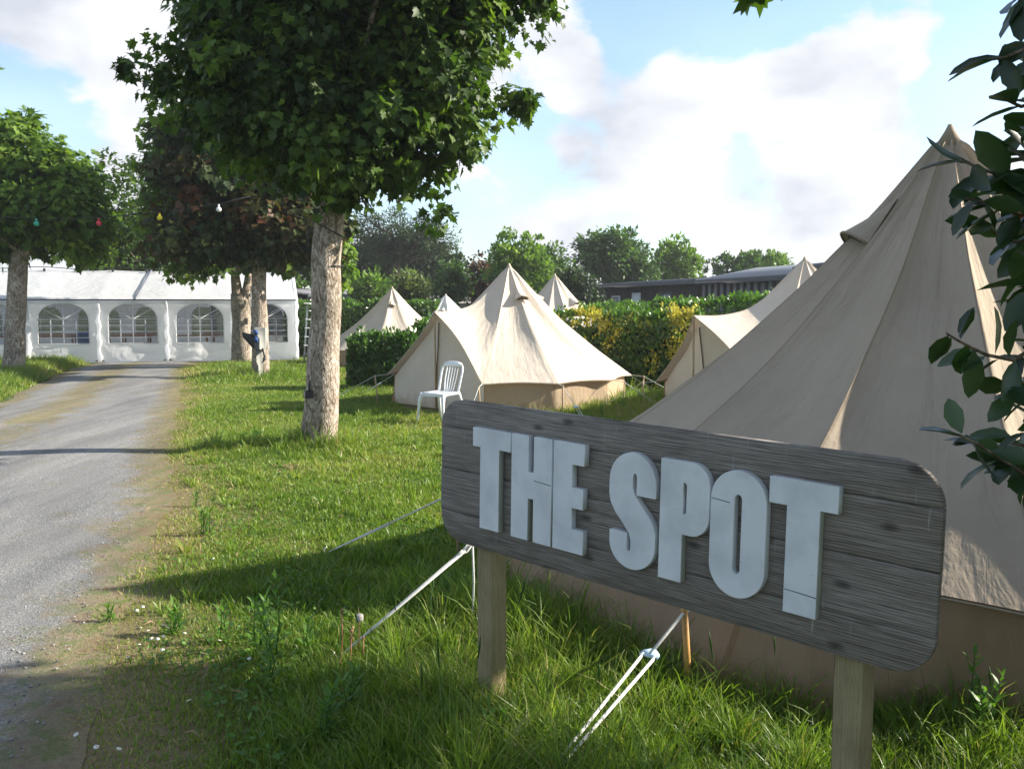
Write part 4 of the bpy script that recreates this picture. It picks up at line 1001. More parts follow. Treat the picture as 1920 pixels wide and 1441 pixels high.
p_ = loc_at(487, 21.75)
tree('red_maple_tree', 'dark red-leaved tree with a slim trunk beside the power box', p_, 2.9, .19, (.0, 0), [
    (-7.1, 21.6, 5.0, 1.35, 1.3, 1.5), (-6.3, 21.7, 3.9, 1.75, 1.4, 1.15), (-5.0, 21.7, 3.6, 1.15, 1.1, .8), (-7.4, 21.5, 3.4, 1.2, 1.2, .75), (-6.2, 21.7, 5.6, 1.5, 1.3, 1.2)],
    420, 56, .40, .17, 'maple', M_red, 21, droop=.6)
p_ = loc_at(452, 26.3)
tree('twin_maple_tree', 'green-leaved tree with a thick forked trunk in front of the marquee', p_, 2.6, .26, (.15, 0), [
    (-9.4, 26.0, 4.2, .95, 1.2, 1.1), (-9.0, 26, 6.0, 1.5, 1.4, 1.7), (-6.9, 26, 6.2, 2.0, 1.6, 1.7), (-5.2, 25.6, 3.4, .75, .8, .8), (-8.8, 25.8, 2.8, .9, .9, .35), (-6.6, 25.4, 3.0, .8, .8, .5), (-4.9, 25.6, 2.6, .5, .5, .45)],
    420, 50, .42, .17, 'maple', M_maple_pale, 22, twin=True, droop=.6, extra=([(-9.9, 26, 5.0, .3, .3, .35), (-9.8, 26, 4.0, .3, .3, .3), (-6.0, 23.5, 2.95, .35, .3, .4)], 18, 24, .18))
p_ = loc_at(20, 22)
tree('maple_tree', 'bright green tree at the left edge over the end of the marquee', p_, 2.7, .24, (.25, 0), [
    (-11.7, 22, 5.2, .8, 1.0, 1.0), (-11.1, 22, 4.5, 1.0, 1.2, 1.0), (-10.5, 22, 3.9, .8, 1.0, .9), (-12.6, 22, 4.4, 1.2, 1.3, 1.5), (-11.9, 22, 3.6, 1.2, 1.2, .6), (-10.5, 21.9, 3.3, .5, .7, .35)],
    380, 50, .40, .17, 'maple', M_maple_pale, 23, droop=.6)
p_ = loc_at(128, 29.5)
tree('red_maple_tree', 'dark tree behind the bright green one at the left', (p_[0]-1.0, 33.5), 2.7, .24, (0, 0), [(-14.6, 33.5, 4.9, 2.2, 1.8, 2.0), (-13.6, 33.5, 3.6, 1.9, 1.6, 1.1)], 180, 44, .5, .2, 'leaf', M_maple, 24)
tree('tall_tree', 'tree whose branch tips show at the upper left edge', (-14.6, 22.5), 3, .22, (0, 0), [(-14.8, 22.5, 7.4, 1.9, 1.6, 1.6), (-14.7, 22.5, 5.6, 1.2, 1.2, .8)], 120, 40, .4, .17, 'leaf', M_mgreen, 25)

BGT = [  # label, u, vtop, vbot, half width px, Y, material, leaf size, clumps, cat
    ('rusty brown tree behind the marquee at the left', 198, 425, 512, 34, 40, M_rust, .22, 90, 0),
    ('upright green tree behind the marquee right of the rusty one', 243, 420, 520, 38, 42, M_mgreen, .22, 110, 1),
    ('low green tree behind the marquee, left of the dark red tree', 318, 462, 540, 60, 43, M_mgreen, .22, 120, 0),
    ('green tree behind the marquee roof, half hidden by the forked trunk', 400, 450, 540, 60, 46, M_olive, .22, 110, 0),
    ('green tree behind the right end of the marquee', 548, 440, 580, 55, 42, M_mgreen, .22, 130, 0),
    ('wide dark evergreen behind the trunk of the nearest maple', 700, 425, 570, 110, 52, M_dgreen, .26, 240, 0),
    ('dark rounded oak right of the nearest maple, behind the shrubs', 800, 452, 565, 88, 50, M_dgreen, .24, 220, 0),
    ('yellow-green shrub left of the peak of the small back tent', 706, 515, 575, 40, 38, M_lgreen, .18, 80, 1),
    ('olive feathery shrub above the small back tent', 770, 506, 575, 40, 39, M_olive, .17, 80, 1),
    ('round green shrub above the white tent', 840, 490, 575, 34, 38, M_mgreen, .18, 90, 0),
    ('rust-tinged bush left of the middle tent peak', 905, 482, 590, 32, 40, M_rust, .18, 80, 0),
    ('upright pale green tree right behind the middle tent peak', 978, 424, 570, 58, 37, M_lgreen, .18, 200, 2),
    ('dark green tree behind the peak of the right back tent', 1040, 455, 600, 42, 40, M_mgreen, .2, 120, 0),
    ('low dark bush between the two back tents and the timber cabin', 1085, 505, 610, 42, 36, M_dgreen, .18, 90, 0),
    ('broad rounded green tree behind the left end of the timber cabin', 1152, 420, 560, 72, 46, M_mgreen, .22, 260, 0),
    ('tufted light green tree behind the middle of the timber cabin', 1268, 445, 540, 44, 48, M_lgreen, .2, 130, 2),
    ('long low row of tufted treetops above the grey cabin roof', 1385, 466, 540, 62, 52, M_mgreen, .2, 150, 2),
    ('last small treetop right above the grey cabin roof', 1448, 472, 530, 24, 50, M_lgreen, .2, 60, 2),
]
for i, (lab, u, vt, vb, hw, Y, mat_, ls_, nc, up) in enumerate(BGT):
    x, y = loc_at(u, Y); zt = at(u, vt, Y)[2]; zb = max(.4, at(u, vb, Y)[2]); rx = hw*Y/FPX
    g = random.Random(i); ells = []
    if up == 2:
        for k in range(9):
            a = -1+2*k/8; hh = (zt-zb)*(.72+.28*math.cos(a*1.2))*(.88+.16*g.random()); ells.append((x+a*rx*.86, y+g.uniform(-.6, .6), zb+hh/2, rx*.16+.12, .8, hh/2))
        ells.append((x, y, (zt+zb)/2-.2, rx*.8, 1.3, (zt-zb)*.40))
    else:
        ells.append((x, y, zb+(zt-zb)*.5, rx*.82, rx*.7, (zt-zb)*.46))
        for k in range(5):
            a = g.uniform(-.75, .75); ells.append((x+a*rx, y+g.uniform(-.5, .5)*rx*.6, zb+(zt-zb)*g.uniform(.35, .72)-abs(a)*.3, rx*.40, rx*.4, (zt-zb)*.27))
    tree('background_tree' if (zt-zb) > 2.2 else 'shrub', lab, (x, y), max(.5, zb), .16, (0, 0), ells, nc, 46, .42 if up != 2 else .26, ls_, 'leaf', mat_, 40+i, bark=M_bark2, cat='tree' if (zt-zb) > 2.2 else 'shrub', group=None, droop=.15, upright=.55 if up else 0, nbr=14)
# the pine whose wispy limbs show right of the maple
x, y = loc_at(742, 47); z = lambda v: at(742, v, 47)[2]
tree('pine_tree', 'wispy dark pine showing behind the right edge of the nearest maple crown', (x, y), 3.5, .3, (0, 0), [(x, y, z(430), 2.4, 1.6, .8), (x+1.0, y, z(450), 2.0, 1.4, .55), (x-.8, y, z(470), 2.2, 1.4, .6), (x+2.0, y, z(428), .6, 1, .35)], 150, 60, .45, .26, 'lance', M_dgreen, 71, bark=M_bark2, upright=.3)
# unseen tree; crown clumps added to shade the verge and block sky light overhead; one low twig of it hangs into view at the top
tree('shade_tree', 'leafy twig at the top edge above the tents, on an unseen tree shaped for shade', (7.8, 3.1), 3.6, .2, (-.3, .2), [(5.75, 4.25, 5.7, 1.1, .5, 1.0), (6.9, 4.25, 6.5, 1.2, .6, 1.0), (5.2, 4.27, 3.8, .85, .48, .55), (5.2, 4.27, 3.8, .85, .48, .5), (1.2, .7, 5.3, 2.6, 1.5, .9), (4.0, .6, 5.0, 2.0, 1.6, 1.1), (5.3, 4.15, 4.1, .9, .5, .5), (5.0, 4.2, 3.7, .8, .5, .4)], 900, 50, .36, .13, 'maple', M_maple, 72, extra=([tuple(at(1432, -24, 4.6))+(.07, .06, .05)], 3, 5, .05))

# ------------------------------------------------------------------ hedges
def hedge(name, label, segs, leaf, mat, n, seed, size, upr=.5, flowers=None, group=None, spikes=0):
    """segs: list of boxes (x0,y0,x1,y1,halfdepth,height0,height1)"""
    cx = np.mean([s[0] for s in segs]); cy = np.mean([s[1] for s in segs]); root = thing(name, (cx, cy, 0), label, 'hedge', group)
    g = np.random.default_rng(seed); P = []; O = []; core = MB()
    tot = sum(math.hypot(s[2]-s[0], s[3]-s[1]) for s in segs)
    for (x0, y0, x1, y1, hd, h0, h1) in segs:
        ln = math.hypot(x1-x0, y1-y0); m = int(n*ln/tot); ex = np.array([(x1-x0)/ln, (y1-y0)/ln, 0]); ey = np.array([-ex[1], ex[0], 0])
        t = g.random(m)*1.06-.03; hh = h0+(h1-h0)*t
        bump_ = np.array([noise.noise(Vector((a*ln*1.4, seed, 0)))*.12+noise.noise(Vector((a*ln*4, seed, 3)))*.07 for a in t]); hh = hh*(1+bump_*.8)
        f = g.choice(5, m, p=[.40, .08, .42, .05, .05]); vx = g.random(m)
        d = np.where(f == 0, -1, np.where(f == 1, 1, g.random(m)*2-1)); zz = np.where(f == 2, 1, vx)
        tt = np.where(f == 3, -.02, np.where(f == 4, 1.02, t))
        jit = g.normal(size=m)*.05
        bul = np.array([noise.noise(Vector((a*ln*1.7, z_*2.2, seed+5))) for a, z_ in zip(t, zz)])*.13
        p = np.array([x0, y0, 0])+ex*(tt*ln)[:, None]+ey*(d*(hd+bul*(f < 2))+jit)[:, None]; p[:, 2] = zz*hh+np.where(f == 2, np.abs(g.normal(size=m))*.05, 0)
        o = np.where((f == 2)[:, None], np.array([0, 0, 1.0]), ey*d[:, None]+np.array([0, 0, .35]))
        P.append(p); O.append(o)
        hm = min(h0, h1)
        ax = [ex, ey, np.array([0, 0, 1.0])]; 
        core.box(((x0+x1)/2, (y0+y1)/2, hm*.45), (ln*.97, hd*1.6, hm*.88), ax=ax)
    P = np.concatenate(P); O = np.concatenate(O); m = len(P)
    if spikes:
        k = g.choice(np.where(P[:, 2] > np.quantile(P[:, 2], .6))[0], spikes); sp = []
        for i in k:
            hgt_ = g.uniform(.08, .26); n_ = 9
            for q in range(n_): sp.append(P[i]+np.array([g.normal()*.02, g.normal()*.02, hgt_*q/n_]))
        P = np.concatenate([P, sp]); O = np.concatenate([O, np.tile([0, 0, .6], (len(sp), 1))+g.normal(size=(len(sp), 3))*.4]); m = len(P)
    A = unit(unit(O)*.5+np.array([0, 0, upr])+g.normal(size=(m, 3))*.45); Nn = unit(O+g.normal(size=(m, 3))*.45)
    T = np.clip(.4+.18*g.normal(size=m)+.25*np.clip(P[:, 2]-1.0, -.4, .4), 0, 1); S = size*(.6+.7*g.random(m))
    if flowers is not None:
        fl = flowers(P, g); 
        leaf_mesh('flowers', P[fl], A[fl], Nn[fl], S[fl]*.9, 'leaf', M_yellow, root, g.random(fl.sum())); keep = ~fl
        P, A, Nn, S, T = P[keep], A[keep], Nn[keep], S[keep], T[keep]
    leaf_mesh('foliage', P, A, Nn, S, leaf, mat, root, T)
    core.build('dark_core', M_core, root)  # solid near-black boxes stand in for the shade between the leaves
    return root
def yf(P, g):
    u = 960+FPX*P[:, 0]/P[:, 1]
    c = np.array([noise.noise(Vector((p[0]*1.7, p[2]*1.9, 4)))+.55*noise.noise(Vector((p[0]*5, p[2]*5, 9))) for p in P])
    w = .28*np.exp(-((P[:, 0]-1.55)/.75)**2)+.42*np.exp(-((P[:, 0]-3.3)/.35)**2)-.30*np.exp(-((P[:, 0]-2.4)/.35)**2)+.22*np.clip(P[:, 2]-.9, -1.1, .35)
    return (c+w+g.normal(size=len(P))*.22) > .30
hedge('flowering_hedge', 'dense hedge covered in yellow flowers right of the middle tent', [(.95, 18.1, 3.6, 17.6, .45, 1.42, 1.50)], 'leaf', M_laurel, 15000, 5, .085, flowers=yf, spikes=60)
hedge('laurel_hedge', 'clipped glossy green hedge running in front of the timber cabin', [(1.9, 24.5, 4.1, 20.6, .55, 1.56, 1.66), (4.1, 20.6, 5.6, 18.2, .5, 1.66, 1.80)], 'leaf', M_laurel, 15000, 6, .10)
hedge('laurel_bush_hedge', 'short green hedge end between the nearest trunk and the middle tent', [(-3.32, 18.9, -2.0, 18.9, .40, .92, .98), (-2.0, 19.1, -1.3, 19.3, .35, 1.15, 1.28)], 'leaf', M_laurel, 11000, 7, .10, spikes=50)
hedge('back_hedge', 'tall clipped hedge beyond the ladder and the small back tent', [(-7.6, 31.5, -2.6, 31.0, .5, 1.72, 1.70)], 'leaf', M_laurel, 13000, 8, .12)
hedge('low_back_hedge', 'green hedge far back between the middle tent and the white tent', [(-2.4, 33.5, 2.5, 33.5, .5, 1.35, 1.35)], 'leaf', M_mgreen, 6000, 9, .14)

# ------------------------------------------------------------------ cabins
M_timber = simple('dark_timber_cladding', (.045, .040, .040), .8, .25, 6)
M_slat = simple('grey_slats', (.13, .13, .14), .7, .15, 6)
M_slatdark = simple('dark_gaps', (.03, .03, .035), .8, .2, 6)
M_roofgrey = simple('grey_roof_sheet', (.17, .175, .18), .5, .1, 3, .4)
M_trim = simple('dark_grey_trim', (.075, .078, .08), .5, .1, 5)
M_win = simple('window_frame_white', (.7, .72, .74), .4, .03, 5)
m, t, b = newmat('window_glass'); b.inputs['Base Color'].default_value = (.12, .14, .16, 1); b.inputs['Roughness'].default_value = .06; M_glass = m
M_cream = simple('cream_wall', (.62, .62, .58), .7, .05, 3)
def cabin(name, label, p0, p1, depth, h, mwall, board, ridge, roofmat, windows=(), overhang=.25, corr=.0, z0=0, group='holiday cabins', slats=None):
    """p0->p1 is the foot of the visible long wall"""
    p0 = np.array([*p0, 0.]); p1 = np.array([*p1, 0.]); ln = np.linalg.norm(p1-p0); ex = (p1-p0)/ln; ey = np.array([-ex[1], ex[0], 0])
    if np.dot(ey, p0) < 0: ey = -ey
    ez_ = np.array([0, 0, 1.0]); root = thing(name, (*p0[:2], 0), label, 'cabin', group)
    ax = [ex, ey, ez_]; W = MB(); c = (p0+p1)/2
    W.box(c+ey*depth/2+ez_*(h/2), (ln, depth, h), ax=ax)
    n = int(ln/board)
    for k in range(n):      # vertical boards stand proud of the wall
        W.box(p0+ex*(k+.5)*ln/n-ey*.012+ez_*(h/2+.0), (ln/n*.62, .024, h-.02), ax=ax)
    W.build('wall', mwall, root)
    if slats:
        S_ = MB(); ns = int(ln/.42)
        for k in range(ns): S_.box(p0+ex*(k+.5)*ln/ns-ey*.05+ez_*(h/2), (.20, .03, h-.05), ax=ax)
        S_.build('slat_screen', slats, root)
    # roof: two shallow slopes; corrugations run down the slope
    V = []; F = []; nc = int(ln/.11) if corr else 10; prof = [(-overhang, h-.02), (depth/2, h+ridge), (depth+overhang, h-.02)]
    L2 = ln+2*overhang
    for i in range(nc+1):
        a = -overhang+L2*i/nc; dz = corr*(1 if i % 2 else -1)
        for (bb, z) in prof: V += [p0+ex*a+ey*bb+ez_*(z+.05+dz), p0+ex*a+ey*bb+ez_*(z-.03)]
    for i in range(nc):
        for j in (0, 2):
            a = i*6+j; F += [[a, a+6, a+8, a+2], [a+1, a+3, a+9, a+7]]
        F += [[i*6, i*6+1, i*6+7, i*6+6], [i*6+4, i*6+10, i*6+11, i*6+5]]
    for i in (0, nc):
        a = i*6; F += [[a, a+2, a+3, a+1], [a+2, a+4, a+5, a+3]]
    mesh_np('roof', V, [np.array(F)], roofmat, root)
    f = MB(); f.box(c-ey*(overhang+.02)+ez_*(h-.06), (L2, .03, .16), ax=ax); f.build('fascia', M_trim, root)
    for (t_, w, z0_, z1_, fm) in windows:
        q = p0+ex*ln*t_-ey*.04; wf = MB(); zm = (z0_+z1_)/2; hh = z1_-z0_
        for s in (-1, 1): wf.box(q+ex*s*w/2+ez_*zm, (.07, .06, hh+.07), ax=ax)
        for s in (-1, 1): wf.box(q+ez_*(zm+s*hh/2)-ey*.003, (w-.07, .055, .06), ax=ax)
        wn = wf.build('window', M_win if fm else M_trim, root); g_ = MB(); g_.box(q+ez_*zm+ey*.012, (w-.06, .01, hh-.05), ax=ax); g_.build('pane', M_win if fm == 2 else M_glass, wn)
    return root
a_, b_ = loc_at(1106, 43), loc_at(1309, 33)
cabin('timber_cabin', 'dark timber cabin with a corrugated roof and narrow windows behind the glossy hedge', a_, b_, 4, 2.62, M_timber, .16, .14, M_trim, windows=[(.30, .75, 1.0, 2.1, 1), (.50, .7, .9, 2.2, 2), (.76, .9, 1.2, 2.2, 0)], corr=.02)
a_, b_ = loc_at(1316, 31.5), loc_at(1500, 25.5)
cabin('slatted_cabin', 'grey cabin clad in wide upright slats beside the timber cabin', a_, b_, 4.2, 2.56, M_slatdark, .4, .42, M_roofgrey, slats=M_slat, overhang=.18)
a_, b_ = loc_at(1506, 27.5), loc_at(1640, 22.5)
cabin('dark_roofed_cabin', 'dark-roofed cabin showing between the two right-hand tents', a_, b_, 4.0, 2.85, M_timber, .2, .3, M_trim)
a_, b_ = loc_at(572, 35), loc_at(704, 42)
cabin('slatted_cabin', 'long low dark slatted cabin behind the nearest trunk', a_, b_, 3, 2.15, M_slatdark, .4, .2, M_slat, slats=M_slat)
a_, b_ = loc_at(742, 41), loc_at(905, 41)
cabin('pale_caravan', 'pale caravan with a ribbed light grey roof behind the white tent', a_, b_, 4, 1.95, M_cream, .3, .42, M_roofgrey, corr=.02, overhang=.1)

# ------------------------------------------------------------------ string of coloured lamps
sl = thing('string_lights', (-12.6, 20, 0), 'string of coloured festoon bulbs hung between the left tree and the forked tree', 'string lights')
def bulb_mat(n_, c): return simple(n_, c, .35, .05, 20, .5)
bl = [(68, 412, (.03, .32, .22)), (185, 411, (.55, .03, .05)), (299, 401, (.65, .55, .02)), (410, 385, (.7, .7, .7))]
pts = [at(-60, 400, 20.5), at(0, 407, 20.4), at(68, 410, 20.3), at(130, 411, 20.2), at(185, 408, 20.1), at(240, 403, 20), at(299, 398, 20), at(350, 391, 20), at(410, 382, 20), at(470, 368, 20)]
b = MB(); b.tube(pts, .010, 5); b.build('cable', M_dark, sl)
for k, (u, v, c_) in enumerate(bl):
    p = at(u, v, 20.05); q = MB(); q.tube([p+np.array([0, 0, .02]), p+np.array([0, 0, -.03])], .022, 8)
    rr = .056; q.tube([p+np.array([0, 0, -.03-rr*(1-math.cos(a))]) for a in np.linspace(.3, math.pi, 9)], [rr*math.sin(a)+.002 for a in np.linspace(.3, math.pi, 9)], 12)
    q.build('bulb', bulb_mat('bulb_%d' % k, c_), sl, smooth=True)
s2 = thing('string_lights', mp3(3, -.15, RG), 'dark cable of small bulbs lying along the marquee roof top', 'string lights')
b = MB(); b.tube([mp3(a, HWD-.12, RG+.05+.03*math.sin(a*2.6)) for a in np.linspace(-.1, 13, 60)], .012, 4); b.build('cable', M_dark, s2)
for a in np.linspace(.6, 12.8, 13):
    p = mp3(a, HWD-.16, RG+.02); q = MB(); q.tube([p+np.array([0, 0, .02]), p+np.array([0, 0, -.03]), p+np.array([0, 0, -.10])], [.02, .045, .02], 7); q.build('bulb', M_dark, s2, smooth=True)

# ------------------------------------------------------------------ shrub at the right edge
shr = thing('broadleaf_shrub', (2.35, 1.75, 0), 'dark glossy-leaved shrub reaching in from the right edge in front of the near tent', 'shrub')
g = np.random.default_rng(77); P = []; A = []; NN = []; S = []; T = []; br = MB()
def twig(pix, Y0, Y1, nleaf, size, spread=1.0, r=.0035):
    pts = [at(u, v, Y0+(Y1-Y0)*k/(len(pix)-1)) for k, (u, v) in enumerate(pix)]
    br.tube(pts, [r*(1.3-.8*k/(len(pts)-1)) for k in range(len(pts))], 5)
    for k in range(nleaf):
        t = (k+.5)/nleaf*(len(pts)-1); i = min(int(t), len(pts)-2); f = t-i; p = pts[i]*(1-f)+pts[i+1]*f
        d = pts[i+1]-pts[i]; d /= np.linalg.norm(d)+1e-9
        sdv = unit(g.normal(size=3)); a = unit(d*.6+sdv*.9*spread+np.array([0, 0, -.35]))
        P.append(p+sdv*.004); A.append(a); NN.append(unit(np.array([-.2, -.3, .9])+g.normal(size=3)*.6)); S.append(size*(.75+.5*g.random())); T.append(np.clip(.35+.2*g.normal(), 0, 1))
# sprays seen in the picture: pixel path from the outside inward
twig([(1960, 60), (1925, 90), (1885, 108), (1862, 112)], 1.7, 1.6, 7, .085)
twig([(1950, 190), (1915, 200), (1880, 185)], 1.6, 1.55, 4, .075)
twig([(1960, 330), (1900, 335), (1850, 320), (1800, 300)], 1.65, 1.55, 12, .080)
twig([(1960, 400), (1910, 400), (1850, 380), (1812, 372)], 1.6, 1.5, 11, .080)
twig([(1960, 440), (1910, 455), (1870, 440), (1840, 410)], 1.7, 1.6, 9, .078)
twig([(1960, 640), (1900, 675), (1850, 665), (1800, 640), (1775, 625)], 1.65, 1.55, 15, .074)
twig([(1960, 760), (1915, 740), (1880, 720)], 1.7, 1.6, 7, .07)
twig([(1970, 900), (1925, 890), (1880, 862), (1830, 830), (1800, 815)], 1.6, 1.5, 18, .072)
twig([(1960, 840), (1920, 835), (1885, 828)], 1.65, 1.6, 8, .07)
for k in range(22):
    v = g.uniform(-60, 960); u1 = g.uniform(1905, 1940) if v < 480 else g.uniform(1925, 1955)
    twig([(2080, v-g.uniform(-60, 80)), (1990, v+g.uniform(-30, 30)), (1945, v+g.uniform(-20, 20)), (u1, v)], g.uniform(1.6, 2.3), g.uniform(1.55, 2.1), 12, .085)
# body of the shrub outside the picture; last two clumps added to cast shade
Pb, Ob, Tb, Cb = crown_points([(2.35, 1.95, 2.2, .85, .62, 1.3), (2.5, 2.0, 1.2, .8, .6, .8), (2.2, 1.6, 3.2, .6, .5, .6), (2.95, 2.65, 1.0, .55, .55, 1.0), (3.55, 3.4, 2.15, .45, .35, .45)], 330, 40, .24, .4, 78)
keep = (Pb[:, 0] > .62*Pb[:, 1]); Pb, Ob, Tb = Pb[keep], Ob[keep], Tb[keep]
n = len(Pb); Ab = unit(Ob+g.normal(size=(n, 3))*.5+np.array([0, 0, -.3])); Nb = unit(Ob*.4+np.array([0, 0, .8])+g.normal(size=(n, 3))*.4)
P = np.concatenate([P, Pb]); A = np.concatenate([A, Ab]); NN = np.concatenate([NN, Nb]); S = np.concatenate([S, .085*(.7+.5*g.random(n))]); T = np.concatenate([T, Tb])
leaf_mesh('foliage', P, A, NN, S, 'oval', M_shrub, shr, T)
for k in range(16): 
    c_ = Cb[g.integers(len(Cb))]; br.tube([np.array([2.35, 1.75, .1+.08*k]), np.array([2.35, 1.8, .7+.1*k])*.6+c_*.4, c_], [.022, .015, .006], 6)
br.tube([np.array([2.35, 1.75, -.05]), np.array([2.33, 1.8, .8]), np.array([2.4, 1.85, 1.9]), np.array([2.3, 1.8, 2.9])], [.05, .042, .03, .015], 9)
br.build('branches', M_bark2, shr, smooth=True)
bp = at(1912, 392, 1.62); b = MB(); b.tube([bp+np.array([0, 0, -.018]), bp+np.array([0, 0, -.008]), bp+np.array([0, 0, .008]), bp+np.array([0, 0, .02])], [.003, .012, .013, .003], 9); b.build('bud', simple('orange_bud', (.55, .13, .02), .5), shr, smooth=True)

# ------------------------------------------------------------------ weeds, seed heads, daisies
def weed(u, v, h, n, label, yel=False):
    p = gr(u, v); root = thing('weed', p, label, 'weed', None); g = random.Random(int(u*7+v))
    st = MB(); P = []; A = []; NN = []; S = []
    for s in range(n):
        a = g.uniform(0, 6.28); top = p+np.array([math.cos(a)*h*.28*g.random()*(n > 1), math.sin(a)*h*.28*g.random()*(n > 1), h*g.uniform(.7, 1)])
        mid = (p+top)/2+np.array([g.uniform(-.02, .02), g.uniform(-.02, .02), 0]); b0_ = p+np.array([math.cos(a)*.03, math.sin(a)*.03, -.02])*(n > 1)
        st.tube([b0_, mid, top], [.0035, .003, .002], 5)
        m_ = int(14*h/.25)+6
        for k in range(m_):
            t = k/(m_-1); q = b0_*(1-t)**2+mid*2*t*(1-t)+top*t*t; an = k*2.4+s; o = np.array([math.cos(an), math.sin(an), .35+.9*t])
            P.append(q); A.append(unit(o)); NN.append(unit(np.array([-math.cos(an)*.4, -math.sin(an)*.4, 1.0]))); S.append(g.uniform(.055, .085)*(1.0-.35*t)*min(1.2, h/.2+.35))
    leaf_mesh('leaves', np.array(P), np.array(A), np.array(NN), np.array(S), 'leaf' if yel else 'lance2', M_weed, root, np.array([g.uniform(.3, .9) for _ in P]))
    st.build('stem', M_weed, root)
    return root
SHAPES['lance2'] = (np.array([(0, 0, 0), (.13, .35, .03), (.08, .75, 0), (0, 1, -.10), (-.08, .75, 0), (-.13, .35, .03)]), [[0, 1, 5], [1, 2, 4], [1, 4, 5], [2, 3, 4]])
for args in [(385, 1000, .20, 4, 'leafy green weed clump in the sunlit lawn right of the path'), (372, 945, .14, 2, 'small weed just beyond the larger weed clump beside the path'), (205, 1165, .10, 3, 'low weed rosette at the edge of the gravel'),
             (330, 1190, .17, 4, 'leafy weed clump in the short verge near the tent shadow tip'), (420, 1205, .20, 2, 'slim weed between the verge clump and the tall flowering weed'), (475, 1225, .30, 4, 'bushy tall weed with a yellow bud in front of the shadow'),
             (520, 1250, .42, 2, 'tallest thin weed rising out of the tent shadow'), (580, 1235, .24, 2, 'upright weed left of the dandelion stalks'), (510, 1290, .22, 2, 'weed in the sunlit grass below the bushy tall weed'), (610, 1400, .26, 4, 'broad dark weed in the foreground grass'),
             (660, 1350, .22, 3, 'weed right of the broad dark weed in the foreground'), (840, 1140, .2, 2, 'thin weed by the left post of the sign'), (930, 1405, .2, 2, 'weed in the long grass at the lower middle'), (480, 835, .22, 4, 'dark docks clump left of the nearest trunk'), (455, 845, .2, 3, 'dark leafy clump farther left of the nearest trunk'),
             (1165, 775, .3, 4, 'leafy weeds at the right foot of the middle tent'), (1130, 785, .25, 3, 'green weeds in front of the middle tent wall'), (1205, 770, .35, 4, 'tall weeds between the middle tent and the right tent'), (1080, 790, .22, 3, 'weeds at the front of the middle tent wall'), (1830, 1400, .35, 4, 'dark weeds in the shade at the lower right corner'), (1750, 1330, .4, 3, 'shaded stalky weed right of the right post')]:
    weed(*args)
for (u, v, h, w_, lab) in [(668, 1240, .20, 'ball', 'pale dandelion seed head beside the left rope'), (655, 1225, .13, 'stub', 'short pink-brown bare stalk near the seed head'), (636, 1262, .30, 'bare', 'tallest brown bare stalk left of the seed head'), (675, 1258, .16, 'bare', 'bent pinkish stalk under the seed head'), (652, 1262, .20, 'stub', 'pinkish bare stalk between the tall stalk and the seed head')]:
    p = gr(u, v); root = thing('dandelion', p, lab, 'dandelion', 'dandelion stalks by the rope'); b = MB(); top = p+np.array([.02, -.01, h])
    b.tube([p+np.array([0, 0, -.02]), (p+top)/2+np.array([.008, 0, 0]), top], [.003, .0028, .0022], 6); b.build('stem', M_redstem, root)
    q = MB(); rr = .021 if w_ == 'ball' else .006
    q.tube([top+np.array([0, 0, rr*1.0-rr*math.cos(a)]) for a in np.linspace(.05, math.pi-.05, 8)], [rr*math.sin(a)*(1+.15*math.sin(a*9)) for a in np.linspace(.05, math.pi-.05, 8)], 10); q.build('seed_head' if w_ == 'ball' else 'flower_stub', M_seed if w_ == 'ball' else M_redstem, root)
dz = [(258, 1158), (263, 1152), (302, 1190), (318, 1195), (283, 1200), (290, 1212), (295, 1213), (301, 1210), (258, 1195), (262, 1228), (248, 1250), (150, 1395), (178, 1420), (215, 1428), (408, 1220), (360, 1335), (405, 1060), (470, 1250), (300, 1235), (340, 1205)]
d0 = None
def daisy():
    root = thing('daisy', (0, 0, 0), 'small white daisy in the short grass verge by the path', 'daisy', 'daisies in the verge')
    b = MB(); b.tube([np.array([0, 0, 0]), np.array([.003, 0, .04])], .001, 4); b.build('stem', M_weed, root)
    q = MB(); q.prism([((.011 if k % 2 else .007)*math.cos(k*math.pi/9), (.011 if k % 2 else .007)*math.sin(k*math.pi/9)) for k in range(18)], np.array([.003, 0, .04]), np.array([1., 0, 0]), np.array([0, 1., 0]), np.array([0, 0, 1.]), 0, .003); q.build('petals', M_daisy, root)
    c_ = MB(); c_.tube([np.array([.003, 0, .042]), np.array([.003, 0, .046])], [.0035, .002], 6); c_.build('centre', simple('daisy_centre', (.6, .4, .03)), root); return root
for k, (u, v) in enumerate(dz):
    if d0 is None: d0 = o = daisy()
    else:
        o = d0.copy(); COL.objects.link(o)
        for ch in d0.children: c2 = ch.copy(); COL.objects.link(c2); c2.parent = o
    o.location = tuple(gr(u, v)+np.array([0, 0, .012])); o.rotation_euler = (R(25), 0, k*1.1)
# grass seed stalks
ss_ = MB(); rg = random.Random(3)
for k in range(46):
    y = rg.uniform(2.9, 4.6); x = interp_poly(PR, y)+1.3+rg.random()*4.2
    if math.hypot(x-BC[0], y-BC[1]) < 2.75: continue
    h = rg.uniform(.3, .5); a = rg.uniform(0, 6.28); l = rg.uniform(.03, .12); p = np.array([x, y, 0]); tp = p+np.array([math.cos(a)*l, math.sin(a)*l, h])
    ss_.tube([p, p*.5+tp*.5+np.array([0, 0, .03]), tp], [.0014, .0012, .001], 4); ss_.tube([tp-(tp-p)*.22, tp-(tp-p)*.1, tp], [.002, .0045, .001], 5)
tag(ss_.build('grass_seed_stalks', M_weed), None, 'grass', kind='stuff')
